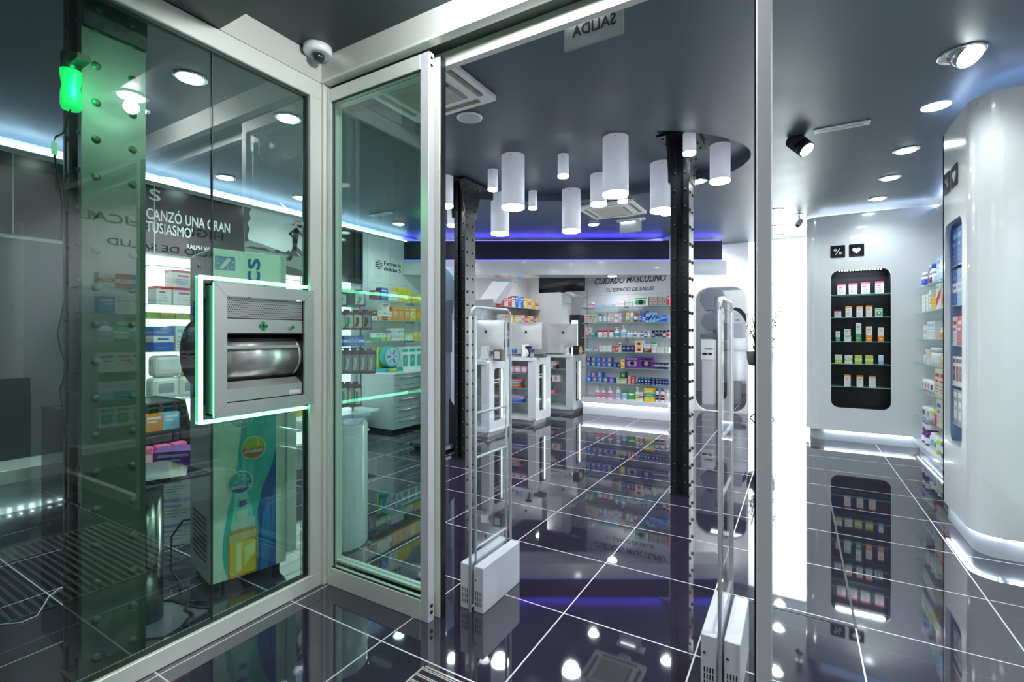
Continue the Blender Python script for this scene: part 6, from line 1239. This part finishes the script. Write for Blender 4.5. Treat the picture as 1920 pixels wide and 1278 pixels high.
for pts in BR_:
    for i in range(46):
        f = random.uniform(0.3, 1.0); f2 = max(0, f * 2 - 1); f1 = min(1, f * 2)
        p_ = Vector(pts[0]).lerp(Vector(pts[1]), f1).lerp(Vector(pts[2]), f2) + Vector([random.uniform(-0.06, 0.06) for _ in range(3)])
        q = Matrix.Rotation(random.uniform(0, 6.28), 3, 'Z') @ Matrix.Rotation(random.uniform(-1.2, 1.2), 3, 'X'); s_ = random.uniform(0.022, 0.04)
        vs = [p_ + q @ Vector(v) * s_ for v in ((0, 0, 0), (0.42, 0.5, 0.08), (0, 1.2, -0.1), (-0.42, 0.5, 0.08))]
        mb.quad(vs, random.choice(LM))
mb.build('foliage', t, recalc=False)['kind'] = 'stuff'
# ================================================================== PORCH
t = thing('door_mat', (-0.75, 1.0, 0), 'ribbed metal entrance mat with dark brush strips set before the door', 'door mat')
MX0, MX1, MY0, MY1 = -1.30, -0.20, 0.55, 1.505
mb = MB(); MF = mat('mat_frame', (0.6, 0.56, 0.48), 0.35, 0.6)
for a, b in (((MX0, MY0), (MX1, MY0 + 0.008)), ((MX0, MY1 - 0.008), (MX1, MY1)), ((MX0, MY0), (MX0 + 0.008, MY1)), ((MX1 - 0.008, MY0), (MX1, MY1))): mb.box((a[0], a[1], 0), (b[0], b[1], 0.006), MF)
mb.build('frame', t)
mb = MB(); mb.box((MX0 + 0.008, MY0 + 0.008, 0.0), (MX1 - 0.008, MY1 - 0.008, 0.003), mat('mat_brush', (0.02, 0.019, 0.018), 0.95)); mb.build('brush_base', t)
mb = MB(); n_ = 26
for i in range(n_):
    yy = MY0 + 0.02 + (MY1 - MY0 - 0.04) * i / (n_ - 1); mb.box((MX0 + 0.01, yy - 0.006, 0.003), (MX1 - 0.01, yy - 0.002, 0.007), LGREY); mb.box((MX0 + 0.01, yy + 0.002, 0.003), (MX1 - 0.01, yy + 0.006, 0.007), LGREY)
mb.build('ribs', t)
t = thing('loose_cable', (-2.7, 0.45, 0), 'thin white cable lying loose behind the bottom left window', 'cable')
mb = MB(); p0 = [G(0, 1172), G(40, 1168), G(70, 1155), G(82, 1135), (G(92, 1118)), G(112, 1104), G(132, 1098)]
mb.tube([(a, b, 0.004) for a, b, _ in p0], 0.0025, PM('white')); mb.build('wire', t)
t = thing('display_kiosk', (1.3, 0.85, 0), 'white rounded kiosk on a black base in the porch, only mirrored in the left window', 'display cabinet')
mb = MB(); mb.prism([(1.49, 0.20), (1.49, 1.46)] + [(1.20 + 0.14 - 0.14 * sin(a_), 1.32 + 0.14 * cos(a_)) for a_ in [pi / 2 * i / 8 for i in range(9)]] + [(1.20 + 0.14 - 0.14 * cos(a_), 0.34 - 0.14 * sin(a_)) for a_ in [pi / 2 * i / 8 for i in range(9)]], 0.98, 2.30, WHITE); mb.build('upper_body', t)
mb = MB(); mb.box((1.16, 0.20, 0.0), (1.49, 1.46, 0.98), BLACKG, 0.01); mb.build('base', t)
# green pharmacy cross display in the window, mirrored by the sliding leaf
t = thing('pharmacy_cross', (-3.53, 0.1, 2.2), 'green dot-matrix pharmacy cross sign, seen mirrored in the sliding door glass', 'illuminated sign', None, radians(50))
L = dict(loc=(0, 0, 0)); mb = MB(); mb.prism([(-0.10, -0.30), (0.10, -0.30), (0.10, -0.10), (0.30, -0.10), (0.30, 0.10), (0.10, 0.10), (0.10, 0.30), (-0.10, 0.30), (-0.10, 0.10), (-0.30, 0.10), (-0.30, -0.10), (-0.10, -0.10)], -0.03, 0.03, BLACK, 'Y'); mb.build('case', t, **L)
mb = MB(); DG = emi('dot_green', (0.02, 1.0, 0.15), 5.0)
for i in range(24):
    for j in range(24):
        u, v = -0.29 + i * 0.0252, -0.29 + j * 0.0252
        if (abs(u) < 0.095 or abs(v) < 0.095) and (i + j // 3) % 7: mb.box((u - 0.007, 0.030, v - 0.004), (u + 0.007, 0.034, v + 0.004), DG)
mb.build('dot_matrix', t, **L)['kind'] = 'stuff'
mb = MB(); mb.cyl((0, 0, 0.28), (0, 0, H - 2.2), 0.012, BLACK, 10); mb.build('hanger', t, **L)
# ------------------------------------------------------------------ lighting of the luminous furniture
lamp('AREA', (0.45, 9.0, 1.6), 50, (0.93, 0.98, 1.0), 1.6, sy=2.6, rot=(radians(-90), 0, 0), name='luminous_wall_light')
for o in C.objects:
    if o.type == 'EMPTY' and 'label' in o and o['label'] == '': del o['label']
